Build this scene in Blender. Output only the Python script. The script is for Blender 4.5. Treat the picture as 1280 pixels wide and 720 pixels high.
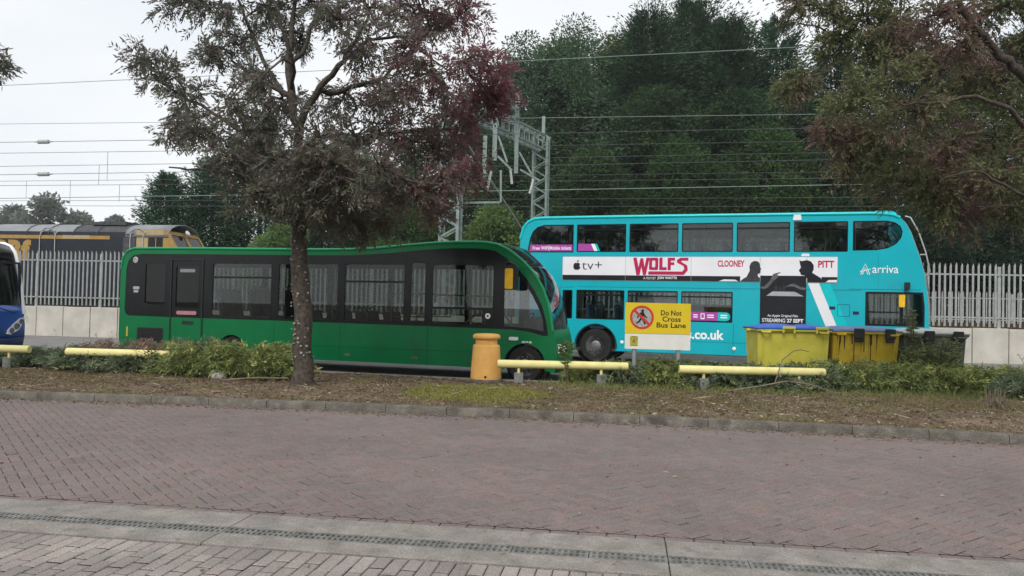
import bpy, math, random
import numpy as np
from mathutils import Vector, Matrix, geometry

SC = bpy.context.scene
COL = SC.collection
R = math.radians
for _o in list(bpy.data.objects):
    bpy.data.objects.remove(_o)

# ------------------------------------------------------------------ camera, sky, sun, exposure
EYE = 1.6
FPX, PITCH, ROLL = 1000.0, math.atan(22 / 1000), 0.022
cam_data = bpy.data.cameras.new('camera')
cam = bpy.data.objects.new('camera', cam_data)
COL.objects.link(cam)
cam_data.sensor_width = 36
cam_data.lens = 36 * FPX / 1280
cam_data.clip_start, cam_data.clip_end = 0.1, 3000
cam.matrix_world = Matrix.Translation((0, 0, EYE)) @ Matrix.Rotation(math.pi / 2 + PITCH, 4, 'X') @ Matrix.Rotation(ROLL, 4, 'Z')
SC.camera = cam

SUN_EL, SUN_ROT = R(46), R(-158)          # high veiled sun behind the photographer's left shoulder
world = bpy.data.worlds.new('World')
SC.world = world
world.use_nodes = True
nt = world.node_tree
nt.nodes.clear()
wo = nt.nodes.new('ShaderNodeOutputWorld')
bg = nt.nodes.new('ShaderNodeBackground')
sky = nt.nodes.new('ShaderNodeTexSky')
sky.sky_type = 'NISHITA'
sky.sun_disc = False
sky.sun_elevation, sky.sun_rotation = SUN_EL, SUN_ROT
tc = nt.nodes.new('ShaderNodeTexCoord')
mp = nt.nodes.new('ShaderNodeMapping')
mp.inputs['Scale'].default_value = (1, 1, 2.6)
nz = nt.nodes.new('ShaderNodeTexNoise')
nz.inputs['Scale'].default_value = 2.2
nz.inputs['Detail'].default_value = 5
cr = nt.nodes.new('ShaderNodeValToRGB')
cr.color_ramp.elements[0].position, cr.color_ramp.elements[1].position = 0.3, 0.7
cr.color_ramp.elements[0].color = (6.9, 7.25, 7.6, 1)
cr.color_ramp.elements[1].color = (8.5, 8.5, 8.5, 1)
mx = nt.nodes.new('ShaderNodeMixRGB')
mx.inputs[0].default_value = 0.93
L = nt.links.new
L(tc.outputs['Generated'], mp.inputs[0]); L(mp.outputs[0], nz.inputs['Vector']); L(nz.outputs['Fac'], cr.inputs[0])
L(sky.outputs[0], mx.inputs[1]); L(cr.outputs[0], mx.inputs[2]); L(mx.outputs[0], bg.inputs[0])
bg.inputs[1].default_value = 0.1
L(bg.outputs[0], wo.inputs[0])

sun_d = bpy.data.lights.new('sun', 'SUN')
sun = bpy.data.objects.new('sun', sun_d)
COL.objects.link(sun)
sun_d.energy, sun_d.angle, sun_d.color = 2.2, R(26), (1.0, 0.96, 0.9)
sun.rotation_euler = (R(90) - SUN_EL, 0, math.pi - SUN_ROT)
sun.location = (-10, 10, 40)

SC.view_settings.view_transform = 'Standard'
SC.view_settings.look = 'None'
SC.view_settings.exposure = 0.38
SC.view_settings.gamma = 1.0
SC.view_settings.use_curve_mapping = False
SC.render.engine = 'CYCLES'
cy = SC.cycles
cy.max_bounces, cy.diffuse_bounces, cy.glossy_bounces, cy.transmission_bounces, cy.transparent_max_bounces = 6, 3, 3, 4, 14
cy.use_denoising = True
cy.denoiser = 'OPENIMAGEDENOISE'
cy.denoising_input_passes = 'RGB_ALBEDO_NORMAL'
cy.denoising_prefilter = 'ACCURATE'
cy.caustics_reflective = cy.caustics_refractive = False

# ------------------------------------------------------------------ helpers
def at(px, py, Y):
    """Point of the place at depth Y on the sight line through a point of the 1280x720 photograph."""
    u, v = px - 640, py - 360
    c, s = math.cos(ROLL), math.sin(ROLL)
    u, v = (u * c + v * s) / FPX, (-u * s + v * c) / FPX
    d = Vector((u, math.cos(PITCH) + v * math.sin(PITCH), math.sin(PITCH) - v * math.cos(PITCH)))
    return Vector((0, 0, EYE)) + d * (Y / d.y)


def onz(px, py, z=0.0):
    a = at(px, py, 10.0) - Vector((0, 0, EYE))
    return Vector((0, 0, EYE)) + a * ((z - EYE) / a.z)


MATS = {}


def mat(name, col, rough=0.6, metal=0.0, var=0.12, scale=6.0, bump=0.0, bscale=40.0, spec=0.25, coat=0.0, col2=None, detail=4.0, attr=None, thr=(0.3, 0.7), coord='Object', speck=0.0, sscale=130.0, patch=None):
    m = bpy.data.materials.new(name)
    m.use_nodes = True
    t = m.node_tree
    b = t.nodes['Principled BSDF']
    b.inputs['Roughness'].default_value = rough
    b.inputs['Metallic'].default_value = metal
    b.inputs['Specular IOR Level'].default_value = spec
    b.inputs['Coat Weight'].default_value = coat
    tcn = t.nodes.new('ShaderNodeTexCoord')
    n = t.nodes.new('ShaderNodeTexNoise')
    n.inputs['Scale'].default_value = scale
    n.inputs['Detail'].default_value = detail
    t.links.new(tcn.outputs[coord], n.inputs['Vector'])
    ramp = t.nodes.new('ShaderNodeValToRGB')
    e = ramp.color_ramp.elements
    e[0].position, e[1].position = thr
    c2 = col2 if col2 else tuple(min(1, c * (1 + var)) for c in col)
    c1 = col if col2 else tuple(c * (1 - var) for c in col)
    e[0].color, e[1].color = (*c1, 1), (*c2, 1)
    t.links.new(n.outputs['Fac'], ramp.inputs[0])
    out = ramp.outputs[0]
    if speck:
        n3 = t.nodes.new('ShaderNodeTexNoise')
        n3.inputs['Scale'].default_value = sscale
        n3.inputs['Detail'].default_value = 3
        t.links.new(tcn.outputs[coord], n3.inputs['Vector'])
        r3 = t.nodes.new('ShaderNodeValToRGB')
        r3.color_ramp.elements[0].position, r3.color_ramp.elements[1].position = 0.32, 0.68
        r3.color_ramp.elements[0].color = (1 - speck,) * 3 + (1,)
        r3.color_ramp.elements[1].color = (1 + speck,) * 3 + (1,)
        t.links.new(n3.outputs['Fac'], r3.inputs[0])
        m3 = t.nodes.new('ShaderNodeMixRGB')
        m3.blend_type = 'MULTIPLY'
        m3.inputs[0].default_value = 1
        t.links.new(out, m3.inputs[1]); t.links.new(r3.outputs[0], m3.inputs[2])
        out = m3.outputs[0]
    if patch:
        n4 = t.nodes.new('ShaderNodeTexNoise')
        n4.inputs['Scale'].default_value = patch[1]
        n4.inputs['Detail'].default_value = 6
        t.links.new(tcn.outputs[coord], n4.inputs['Vector'])
        r4 = t.nodes.new('ShaderNodeValToRGB')
        r4.color_ramp.elements[0].position, r4.color_ramp.elements[1].position = patch[2], patch[2] + 0.12
        r4.color_ramp.elements[0].color, r4.color_ramp.elements[1].color = (0, 0, 0, 1), (patch[3],) * 3 + (1,)
        t.links.new(n4.outputs['Fac'], r4.inputs[0])
        m4 = t.nodes.new('ShaderNodeMixRGB')
        m4.inputs[2].default_value = (*patch[0], 1)
        t.links.new(r4.outputs[0], m4.inputs[0]); t.links.new(out, m4.inputs[1])
        out = m4.outputs[0]
    if attr:
        a = t.nodes.new('ShaderNodeAttribute')
        a.attribute_name = attr
        mm = t.nodes.new('ShaderNodeMixRGB')
        mm.blend_type = 'MULTIPLY'
        mm.inputs[0].default_value = 1
        t.links.new(out, mm.inputs[1]); t.links.new(a.outputs['Color'], mm.inputs[2])
        out = mm.outputs[0]
    t.links.new(out, b.inputs['Base Color'])
    if bump:
        n2 = t.nodes.new('ShaderNodeTexNoise')
        n2.inputs['Scale'].default_value = bscale
        n2.inputs['Detail'].default_value = 5
        t.links.new(tcn.outputs[coord], n2.inputs['Vector'])
        bp = t.nodes.new('ShaderNodeBump')
        bp.inputs['Strength'].default_value = bump
        bp.inputs['Distance'].default_value = 0.02
        t.links.new(n2.outputs['Fac'], bp.inputs['Height'])
        t.links.new(bp.outputs[0], b.inputs['Normal'])
    MATS[name] = m
    return m


def glass_mat(name, tint, refl=0.06, rough=0.0):
    m = bpy.data.materials.new(name)
    m.use_nodes = True
    t = m.node_tree
    t.nodes.clear()
    o = t.nodes.new('ShaderNodeOutputMaterial')
    tr = t.nodes.new('ShaderNodeBsdfTransparent')
    tr.inputs[0].default_value = (*tint, 1)
    gl = t.nodes.new('ShaderNodeBsdfGlossy')
    gl.inputs['Roughness'].default_value = rough
    fr = t.nodes.new('ShaderNodeFresnel')
    fr.inputs[0].default_value = 1.5
    ad = t.nodes.new('ShaderNodeMath')
    ad.operation = 'ADD'
    ad.use_clamp = True
    ad.inputs[1].default_value = refl
    mxs = t.nodes.new('ShaderNodeMixShader')
    t.links.new(fr.outputs[0], ad.inputs[0]); t.links.new(ad.outputs[0], mxs.inputs[0])
    t.links.new(tr.outputs[0], mxs.inputs[1]); t.links.new(gl.outputs[0], mxs.inputs[2])
    t.links.new(mxs.outputs[0], o.inputs[0])
    MATS[name] = m
    return m


def leaf_mat(name, trans=0.3, rough=0.6, gain=1.0):
    m = bpy.data.materials.new(name)
    m.use_nodes = True
    t = m.node_tree
    b = t.nodes['Principled BSDF']
    b.inputs['Roughness'].default_value = rough
    b.inputs['Specular IOR Level'].default_value = 0.1
    o = t.nodes['Material Output']
    a = t.nodes.new('ShaderNodeAttribute')
    a.attribute_name = 'tint'
    tl = t.nodes.new('ShaderNodeBsdfTranslucent')
    mxs = t.nodes.new('ShaderNodeMixShader')
    mxs.inputs[0].default_value = trans
    t.links.new(a.outputs['Color'], b.inputs['Base Color']); t.links.new(a.outputs['Color'], tl.inputs[0])
    t.links.new(b.outputs[0], mxs.inputs[1]); t.links.new(tl.outputs[0], mxs.inputs[2]); t.links.new(mxs.outputs[0], o.inputs[0])
    MATS[name] = m
    return m


def tag(o, label=None, cat=None, group=None, kind=None):
    if label: o['label'] = label
    if cat: o['category'] = cat
    if group: o['group'] = group
    if kind: o['kind'] = kind
    return o


def thing(name, label, cat, loc=(0, 0, 0), rz=0.0, group=None):
    o = bpy.data.objects.new(name, None)
    o.empty_display_size = 0.2
    COL.objects.link(o)
    o.location = loc
    o.rotation_euler = (0, 0, rz)
    return tag(o, label, cat, group)


def copy_tree(o, parent=None):
    c = o.copy()
    COL.objects.link(c)
    if parent: c.parent = parent
    for ch in list(o.children):
        copy_tree(ch, c)
    return c


def link_mesh(name, me, m, parent=None):
    if m is not None and not me.materials:
        me.materials.append(MATS[m] if isinstance(m, str) else m)
    o = bpy.data.objects.new(name, me)
    COL.objects.link(o)
    if parent: o.parent = parent
    return o


class MB:
    def __init__(s):
        s.v, s.f = [], []

    def add(s, vs, fs):
        b = len(s.v)
        s.v += [tuple(p) for p in vs]
        s.f += [tuple(i + b for i in f) for f in fs]
        return s

    def box(s, x0, x1, y0, y1, z0, z1, M=None):
        vs = [Vector((x, y, z)) for z in (z0, z1) for y in (y0, y1) for x in (x0, x1)]
        if M is not None: vs = [M @ p for p in vs]
        return s.add(vs, [(0, 2, 3, 1), (4, 5, 7, 6), (0, 1, 5, 4), (2, 6, 7, 3), (0, 4, 6, 2), (1, 3, 7, 5)])

    def bar(s, a, b, w, h=None):
        """Square-section bar from a to b."""
        a, b = Vector(a), Vector(b)
        d = b - a
        q = d.to_track_quat('Z', 'X').to_matrix().to_4x4()
        h = h or w
        return s.box(-w / 2, w / 2, -h / 2, h / 2, 0, d.length, Matrix.Translation(a) @ q)

    def tube(s, pts, r, n=8, caps=True):
        pts = [Vector(p) for p in pts]
        rs = r if isinstance(r, (list, tuple)) else [r] * len(pts)
        vs, fs = [], []
        up = None
        for i, p in enumerate(pts):
            t = (pts[min(i + 1, len(pts) - 1)] - pts[max(i - 1, 0)])
            t = t.normalized() if t.length > 1e-9 else Vector((0, 0, 1))
            if up is None:
                up = Vector((0, 0, 1)) if abs(t.z) < 0.9 else Vector((1, 0, 0))
            a = t.cross(up)
            if a.length < 1e-6: a = t.cross(Vector((0.3, 1, 0.2)))
            a.normalize()
            up = a.cross(t).normalized()
            for k in range(n):
                an = 2 * math.pi * k / n
                vs.append(p + (a * math.cos(an) + up * math.sin(an)) * rs[i])
        for i in range(len(pts) - 1):
            for k in range(n):
                k2 = (k + 1) % n
                fs.append((i * n + k, i * n + k2, (i + 1) * n + k2, (i + 1) * n + k))
        if caps:
            fs.append(tuple(range(n))[::-1])
            fs.append(tuple((len(pts) - 1) * n + k for k in range(n)))
        return s.add(vs, fs)

    def lathe(s, prof, n=24, c=(0, 0, 0), axis='z'):
        vs, fs = [], []
        for r, h in prof:
            for k in range(n):
                a = 2 * math.pi * k / n
                x, y = r * math.cos(a), r * math.sin(a)
                vs.append((c[0] + x, c[1] + y, c[2] + h) if axis == 'z' else (c[0] + x, c[1] + h, c[2] + y))
        for i in range(len(prof) - 1):
            for k in range(n):
                k2 = (k + 1) % n
                f = (i * n + k, i * n + k2, (i + 1) * n + k2, (i + 1) * n + k)
                fs.append(f if axis == 'z' else f[::-1])
        e = [tuple(range(n))[::-1], tuple((len(prof) - 1) * n + k for k in range(n))]
        fs += e if axis == 'z' else [x[::-1] for x in e]
        return s.add(vs, fs)

    def sheet(s, outer, holes=(), y0=0.0, y1=0.03):
        """Plate in the x-z plane with holes, from y0 (front, towards -y) to y1."""
        loops = [list(outer)] + [list(h) for h in holes]
        flat = [p for l in loops for p in l]
        tris = geometry.tessellate_polygon([[Vector((p[0], p[1], 0)) for p in l] for l in loops])
        n = len(flat)
        vs = [(p[0], y0, p[1]) for p in flat] + [(p[0], y1, p[1]) for p in flat]
        fs = []
        for t in tris:
            a, b, c = (flat[i] for i in t)
            ccw = (b[0] - a[0]) * (c[1] - a[1]) - (b[1] - a[1]) * (c[0] - a[0]) > 0
            t = tuple(t) if ccw else tuple(t)[::-1]
            fs.append(t)
            fs.append(tuple(i + n for i in t[::-1]))
        k = 0
        for li, l in enumerate(loops):
            area = sum(l[i][0] * l[(i + 1) % len(l)][1] - l[(i + 1) % len(l)][0] * l[i][1] for i in range(len(l)))
            for i in range(len(l)):
                a, b = k + i, k + (i + 1) % len(l)
                q = (a, a + n, b + n, b)
                if (area > 0) != (li == 0): q = q[::-1]
                fs.append(q)
            k += len(l)
        return s.add(vs, fs)

    def grid(s, P, closed=False):
        """Surface through rows of points."""
        m, n = len(P), len(P[0])
        vs = [p for row in P for p in row]
        fs = [(i * n + j, i * n + j + 1, (i + 1) * n + j + 1, (i + 1) * n + j) for i in range(m - 1) for j in range(n - 1)]
        return s.add(vs, fs)

    def build(s, name, m, parent=None, smooth=None, bevel=0.0, solid=0.0):
        me = bpy.data.meshes.new(name)
        me.from_pydata(s.v, [], s.f)
        me.update()
        if smooth:
            me.polygons.foreach_set('use_smooth', [True] * len(me.polygons))
            me.set_sharp_from_angle(angle=R(smooth))
        o = link_mesh(name, me, m, parent)
        if solid:
            md = o.modifiers.new('thickness', 'SOLIDIFY')
            md.thickness, md.offset = solid, -1
        if bevel:
            md = o.modifiers.new('bevel', 'BEVEL')
            md.width, md.segments, md.limit_method, md.angle_limit = bevel, 2, 'ANGLE', R(40)
        return o


def rect(x0, x1, z0, z1, r=0.0, n=4):
    if r <= 0: return [(x0, z0), (x1, z0), (x1, z1), (x0, z1)]
    pts = []
    for cx, cz, a0 in ((x1 - r, z0 + r, -90), (x1 - r, z1 - r, 0), (x0 + r, z1 - r, 90), (x0 + r, z0 + r, 180)):
        for k in range(n + 1):
            a = R(a0 + 90 * k / n)
            pts.append((cx + r * math.cos(a), cz + r * math.sin(a)))
    return pts


def arc(cx, cz, r, a0, a1, n=12):
    return [(cx + r * math.cos(R(a0 + (a1 - a0) * k / n)), cz + r * math.sin(R(a0 + (a1 - a0) * k / n))) for k in range(n + 1)]


def quads(name, V, tint, m, parent=None, nv=4):
    """Mesh of many separate nv-gons from an array (N, nv, 3); tint (N, 3) is the colour given to each."""
    N = len(V)
    me = bpy.data.meshes.new(name)
    me.vertices.add(N * nv)
    me.vertices.foreach_set('co', np.ascontiguousarray(V, dtype=np.float32).ravel())
    me.loops.add(N * nv)
    me.loops.foreach_set('vertex_index', np.arange(N * nv, dtype=np.int32))
    me.polygons.add(N)
    me.polygons.foreach_set('loop_start', np.arange(0, N * nv, nv, dtype=np.int32))
    me.polygons.foreach_set('loop_total', np.full(N, nv, dtype=np.int32))
    a = me.attributes.new('tint', 'FLOAT_COLOR', 'POINT')
    c = np.ones((N * nv, 4), dtype=np.float32)
    c[:, :3] = np.repeat(tint, nv, axis=0)
    a.data.foreach_set('color', c.ravel())
    me.update(calc_edges=True)
    me.validate()
    return link_mesh(name, me, m, parent)


def unit(a):
    return a / np.maximum(np.linalg.norm(a, axis=-1, keepdims=True), 1e-9)


def leaf_quads(P, D, length, width, rng, fold=0.0):
    """Leaf-shaped rhombs at P pointing along D."""
    D = unit(D)
    rnd = rng.normal(size=P.shape)
    S = unit(np.cross(D, rnd))
    l = np.asarray(length).reshape(-1, 1)
    w = np.asarray(width).reshape(-1, 1)
    mid = P + D * l * 0.45
    return np.stack([P, mid + S * w / 2, P + D * l, mid - S * w / 2], axis=1)


_txt = {}


def text(name, s, w, h, m, parent, loc, bold=0.0, shear=0.0, depth=0.003, rot=(math.pi / 2, 0, 0), space=1.0):
    """Lettering as a mesh w wide and h high whose lower left corner is at loc."""
    key = (s, bold, shear, space)
    if key not in _txt:
        cu = bpy.data.curves.new('letters', 'FONT')
        cu.body = s
        cu.offset = bold
        cu.shear = shear
        cu.space_character = space
        cu.resolution_u = 3
        ob = bpy.data.objects.new('letters', cu)
        COL.objects.link(ob)
        dg = bpy.context.evaluated_depsgraph_get()
        me0 = bpy.data.meshes.new_from_object(ob.evaluated_get(dg))
        n = len(me0.vertices)
        co = np.empty(n * 3, dtype=np.float32)
        me0.vertices.foreach_get('co', co)
        co = co.reshape(-1, 3)
        lo, hi = co.min(0), co.max(0)
        fs = [tuple(p.vertices) for p in me0.polygons]
        co[:, 0] = (co[:, 0] - lo[0]) / (hi[0] - lo[0])
        co[:, 1] = (co[:, 1] - lo[1]) / (hi[1] - lo[1])
        bpy.data.objects.remove(ob)
        bpy.data.curves.remove(cu)
        bpy.data.meshes.remove(me0)
        _txt[key] = (co, fs)
    co, fs = _txt[key]
    mb = MB()
    mb.add([(c[0] * w, c[1] * h, 0) for c in co], fs)
    o = mb.build(name, m, parent)
    o.location = loc
    o.rotation_euler = rot
    return o


# ------------------------------------------------------------------ materials
mat('asphalt', (0.14, 0.138, 0.135), 0.9, col2=(0.20, 0.196, 0.19), scale=1.2, bump=0.3, bscale=120, detail=8, speck=0.2, sscale=60)
mat('ground_soil', (0.10, 0.095, 0.08), 0.95, var=0.25, scale=0.6, bump=0.4, bscale=10)
mat('ballast', (0.12, 0.105, 0.09), 0.95, var=0.4, scale=9, bump=1.0, bscale=14)
mat('joint_sand', (0.042, 0.037, 0.034), 0.95, var=0.3, scale=3, bump=0.3, bscale=90)
mat('road_brick', (0.74, 0.755, 0.75), 0.85, col2=(0.97, 0.945, 0.93), scale=0.5, bump=0.4, bscale=170, attr='tint', detail=10, speck=0.28, sscale=95, patch=((0.62, 0.62, 0.60), 1.6, 0.6, 0.5))
mat('path_brick', (0.74, 0.74, 0.74), 0.88, col2=(1.12, 1.1, 1.08), scale=1.6, bump=0.5, bscale=150, attr='tint', detail=10, speck=0.3, sscale=110)
mat('kerb_concrete', (0.066, 0.060, 0.050), 0.95, col2=(0.155, 0.142, 0.122), scale=4.5, bump=0.7, bscale=60, detail=10, speck=0.3, sscale=70, patch=((0.22, 0.20, 0.17), 9, 0.62, 0.6))
mat('drain_concrete', (0.165, 0.154, 0.138), 0.9, col2=(0.255, 0.238, 0.215), scale=4.5, bump=0.6, bscale=80, detail=12, speck=0.25, sscale=90, patch=((0.115, 0.107, 0.095), 7, 0.60, 0.7))
mat('drain_iron', (0.14, 0.14, 0.132), 0.75, var=0.35, scale=9, bump=0.4, detail=8)
mat('drain_dark', (0.012, 0.012, 0.012), 1.0)
mat('bed_soil', (0.07, 0.05, 0.036), 0.98, col2=(0.19, 0.138, 0.098), scale=2.6, bump=1.0, bscale=30, detail=10, speck=0.35, sscale=45, patch=((0.11, 0.11, 0.04), 1.3, 0.54, 0.8))
mat('wall_concrete', (0.39, 0.368, 0.325), 0.92, col2=(0.54, 0.515, 0.46), scale=1.6, bump=0.3, bscale=30, detail=11, patch=((0.22, 0.20, 0.16), 2.4, 0.64, 0.7))
mat('galvanised', (0.33, 0.345, 0.34), 0.6, var=0.16, scale=5)
mat('galvanised_green', (0.20, 0.255, 0.24), 0.6, var=0.2, scale=5)
mat('wire_metal', (0.075, 0.08, 0.082), 0.6)
mat('wire_bright', (0.20, 0.265, 0.24), 0.6)
mat('ceramic', (0.50, 0.50, 0.47), 0.5)
mat('bark', (0.034, 0.028, 0.023), 0.95, col2=(0.092, 0.077, 0.062), scale=14, bump=1.0, bscale=26, detail=10)
mat('bark_dark', (0.05, 0.043, 0.038), 0.95, var=0.3, scale=8, bump=0.6)
mat('lichen', (0.26, 0.255, 0.22), 0.9, var=0.35, scale=20)
mat('twig', (0.085, 0.066, 0.05), 0.9, var=0.3, scale=10)
mat('dead_wood', (0.15, 0.12, 0.09), 0.95, var=0.35, scale=12, bump=0.5)
mat('stone', (0.33, 0.32, 0.31), 0.9, var=0.25, scale=8, bump=0.6)
# vehicles
mat('green_paint', (0.0, 0.135, 0.042), 0.30, var=0.10, scale=1.4, coat=0.1, detail=7, patch=((0.012, 0.10, 0.038), 2.2, 0.56, 0.6))
mat('green_trim_lit', (0.0, 0.225, 0.085), 0.4, var=0.06, scale=1.4, coat=0.1)  # brighter green trim, roof edge highlight put into its colour
mat('green_front', (0.0, 0.145, 0.048), 0.5, var=0.1, scale=1.4, spec=0.1)
mat('black_gloss', (0.010, 0.011, 0.012), 0.14, var=0.2, scale=3, spec=0.22)
mat('black_rubber', (0.018, 0.018, 0.018), 0.85, var=0.25, scale=10, bump=0.3)
mat('black_plastic', (0.02, 0.021, 0.022), 0.5, var=0.2)
mat('seam', (0.0, 0.075, 0.025), 0.6)
mat('teal_seam', (0.0, 0.14, 0.19), 0.6)
mat('interior_grey', (0.20, 0.205, 0.21), 0.8)
mat('interior_dark', (0.035, 0.036, 0.04), 0.85)
mat('interior_pale', (0.50, 0.50, 0.48), 0.7)
mat('seat_blue', (0.05, 0.07, 0.13), 0.9, var=0.35, scale=30)
mat('seat_sky', (0.12, 0.27, 0.42), 0.85, var=0.25, scale=30)
mat('seat_grey', (0.10, 0.105, 0.115), 0.9, var=0.35, scale=30)
mat('rail_ochre', (0.46, 0.26, 0.07), 0.45)
mat('rail_grey', (0.50, 0.51, 0.50), 0.4)
mat('teal_paint', (0.006, 0.37, 0.45), 0.32, var=0.06, scale=1.0, coat=0.12, detail=7, patch=((0.02, 0.285, 0.355), 1.5, 0.57, 0.5))
mat('teal_light', (0.0, 0.47, 0.51), 0.30, var=0.05, coat=0.15)
mat('white_paint', (0.74, 0.75, 0.77), 0.4, var=0.05)
mat('ad_white', (0.70, 0.71, 0.75), 0.45, var=0.04, scale=2)
mat('ad_black', (0.012, 0.013, 0.017), 0.4, var=0.3, scale=3)
mat('ad_dark', (0.035, 0.036, 0.042), 0.5, var=0.4, scale=5)
mat('ad_mid', (0.10, 0.10, 0.105), 0.5, var=0.3, scale=8)
mat('ad_grey', (0.33, 0.34, 0.36), 0.5)
mat('ad_seam', (0.32, 0.33, 0.36), 0.5)
mat('crimson', (0.42, 0.012, 0.075), 0.45, var=0.05)
mat('magenta', (0.36, 0.06, 0.33), 0.45, var=0.05)
mat('letter_white', (0.80, 0.80, 0.80), 0.5, var=0.03)
mat('letter_black', (0.012, 0.012, 0.012), 0.6)
mat('navy', (0.01, 0.022, 0.075), 0.45)
mat('blue_paint', (0.006, 0.065, 0.30), 0.28, var=0.1, coat=0.3)
mat('chrome_grey', (0.38, 0.39, 0.40), 0.4, metal=0.2)
mat('lamp_glass', (0.62, 0.64, 0.66), 0.12, var=0.2, scale=25, coat=0.6)
mat('amber', (0.65, 0.26, 0.02), 0.3)
mat('pink_sticker', (0.40, 0.19, 0.20), 0.5)
mat('mirror_yellow', (0.72, 0.43, 0.02), 0.5)
mat('alloy', (0.16, 0.16, 0.165), 0.5, metal=0.4, var=0.3, scale=12)
mat('loco_blue', (0.009, 0.013, 0.021), 0.55, var=0.2, scale=2)
mat('loco_yellow', (0.32, 0.20, 0.06), 0.6, var=0.14)
mat('loco_sand', (0.36, 0.275, 0.15), 0.6, var=0.1)
mat('loco_silver', (0.20, 0.21, 0.225), 0.55, metal=0.0, var=0.15, scale=2)
mat('loco_roof', (0.06, 0.062, 0.068), 0.7, var=0.3)
# street furniture
mat('rail_yellow', (0.60, 0.54, 0.21), 0.6, col2=(0.70, 0.65, 0.31), scale=4, bump=0.1, detail=10, patch=((0.40, 0.35, 0.17), 6, 0.66, 0.6))
mat('socket_grey', (0.17, 0.175, 0.17), 0.9, var=0.2, scale=14, bump=0.4)
mat('sign_yellow', (0.58, 0.43, 0.015), 0.5, var=0.05, scale=3)
mat('sign_white', (0.60, 0.60, 0.57), 0.5, var=0.06, scale=4)
mat('sign_red', (0.45, 0.035, 0.03), 0.5)
mat('sign_olive', (0.42, 0.36, 0.05), 0.5)
mat('sign_mark', (0.17, 0.16, 0.04), 0.6)
mat('post_grey', (0.22, 0.245, 0.25), 0.6, metal=0.2)
mat('litter_orange', (0.64, 0.335, 0.085), 0.6, col2=(0.73, 0.42, 0.13), scale=3.5, bump=0.06, detail=9, patch=((0.40, 0.22, 0.08), 9, 0.64, 0.5))
mat('litter_base', (0.12, 0.10, 0.085), 0.9, var=0.3)
mat('bin_lime', (0.40, 0.365, 0.045), 0.55, col2=(0.52, 0.475, 0.07), scale=3, detail=9, patch=((0.30, 0.26, 0.06), 5, 0.60, 0.5))
mat('bin_yellow', (0.40, 0.275, 0.02), 0.55, col2=(0.54, 0.39, 0.03), scale=4, detail=9, patch=((0.27, 0.16, 0.03), 5, 0.58, 0.6))
mat('bin_grey', (0.105, 0.12, 0.10), 0.6, var=0.3, scale=5)
mat('lid_blue', (0.03, 0.10, 0.42), 0.4, var=0.15, scale=6)
mat('lid_slate', (0.12, 0.19, 0.36), 0.5, var=0.2, scale=5)
mat('lid_pale', (0.46, 0.47, 0.44), 0.5, var=0.15, scale=5)
mat('rust', (0.055, 0.038, 0.022), 0.9, var=0.4, scale=20)
glass_mat('glass_bus', (0.65, 0.68, 0.67), 0.0)
glass_mat('glass_dark', (0.10, 0.11, 0.115), 0.0)
glass_mat('glass_teal_bus', (0.74, 0.79, 0.79), 0.03)
glass_mat('glass_screen', (0.66, 0.72, 0.74), 0.10)
leaf_mat('leaf', 0.42)
leaf_mat('needle', 0.22, 0.8)
leaf_mat('litter_leaf', 0.0, 0.9)

# ------------------------------------------------------------------ ground, roads, kerbs
KX = np.array([-7.78, -3.78, 0.04, 3.43, 6.49])
KY = np.array([12.25, 11.98, 11.39, 10.64, 10.11])
KP = np.polyfit(KX, KY, 2)


def kerb_y(x):
    if x < -9: return np.polyval(KP, -9) + (x + 9) * -0.055
    if x > 8: return np.polyval(KP, 8) + (x - 8) * -0.19
    return float(np.polyval(KP, x))


def rear_y(x):
    a = 15.95 - 0.327 * (x + 0.47)
    b = 15.75 - 0.03 * (x - 0.6)
    k = 0.35
    return k * math.log(math.exp(min(50, a / k)) + math.exp(min(50, b / k)))


mb = MB()
S = 300
mb.add([(-S, -S, -0.02), (S, -S, -0.02), (S, S, -0.02), (-S, S, -0.02)], [(0, 1, 2, 3)])
tag(mb.build('ground', 'ground_soil'), kind='structure')

FY = R(-7.6)                                   # direction of wall, fence and tracks
FD = Vector((math.cos(FY), math.sin(FY), 0))
FN = Vector((-math.sin(FY), math.cos(FY), 0))
F0 = Vector((-16.944, 31.507, 0))


def fp(s, off, z=0.0):
    return F0 + FD * s + FN * off + Vector((0, 0, z))


mb = MB()
xs = [-40 + i for i in range(91)]
mb.grid([[(x, rear_y(x) - 0.05, 0.0) for x in xs], [tuple(fp(x + 17, 0.05)) for x in xs]])
tag(mb.build('bus_road', 'asphalt'), kind='structure')

mb = MB()
mb.box(-60, 110, 0.32, 26, -0.01, 1.0)
o = tag(mb.build('rail_embankment', 'ballast'), kind='structure')
o.location = F0
o.rotation_euler = (0, 0, FY)

DA = R(-8.3)                                    # the drainage channel
DD_ = Vector((math.cos(DA), math.sin(DA), 0))
DNv = Vector((math.sin(DA), -math.cos(DA), 0))  # towards the camera
D0 = Vector((0, 5.686, 0))


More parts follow.
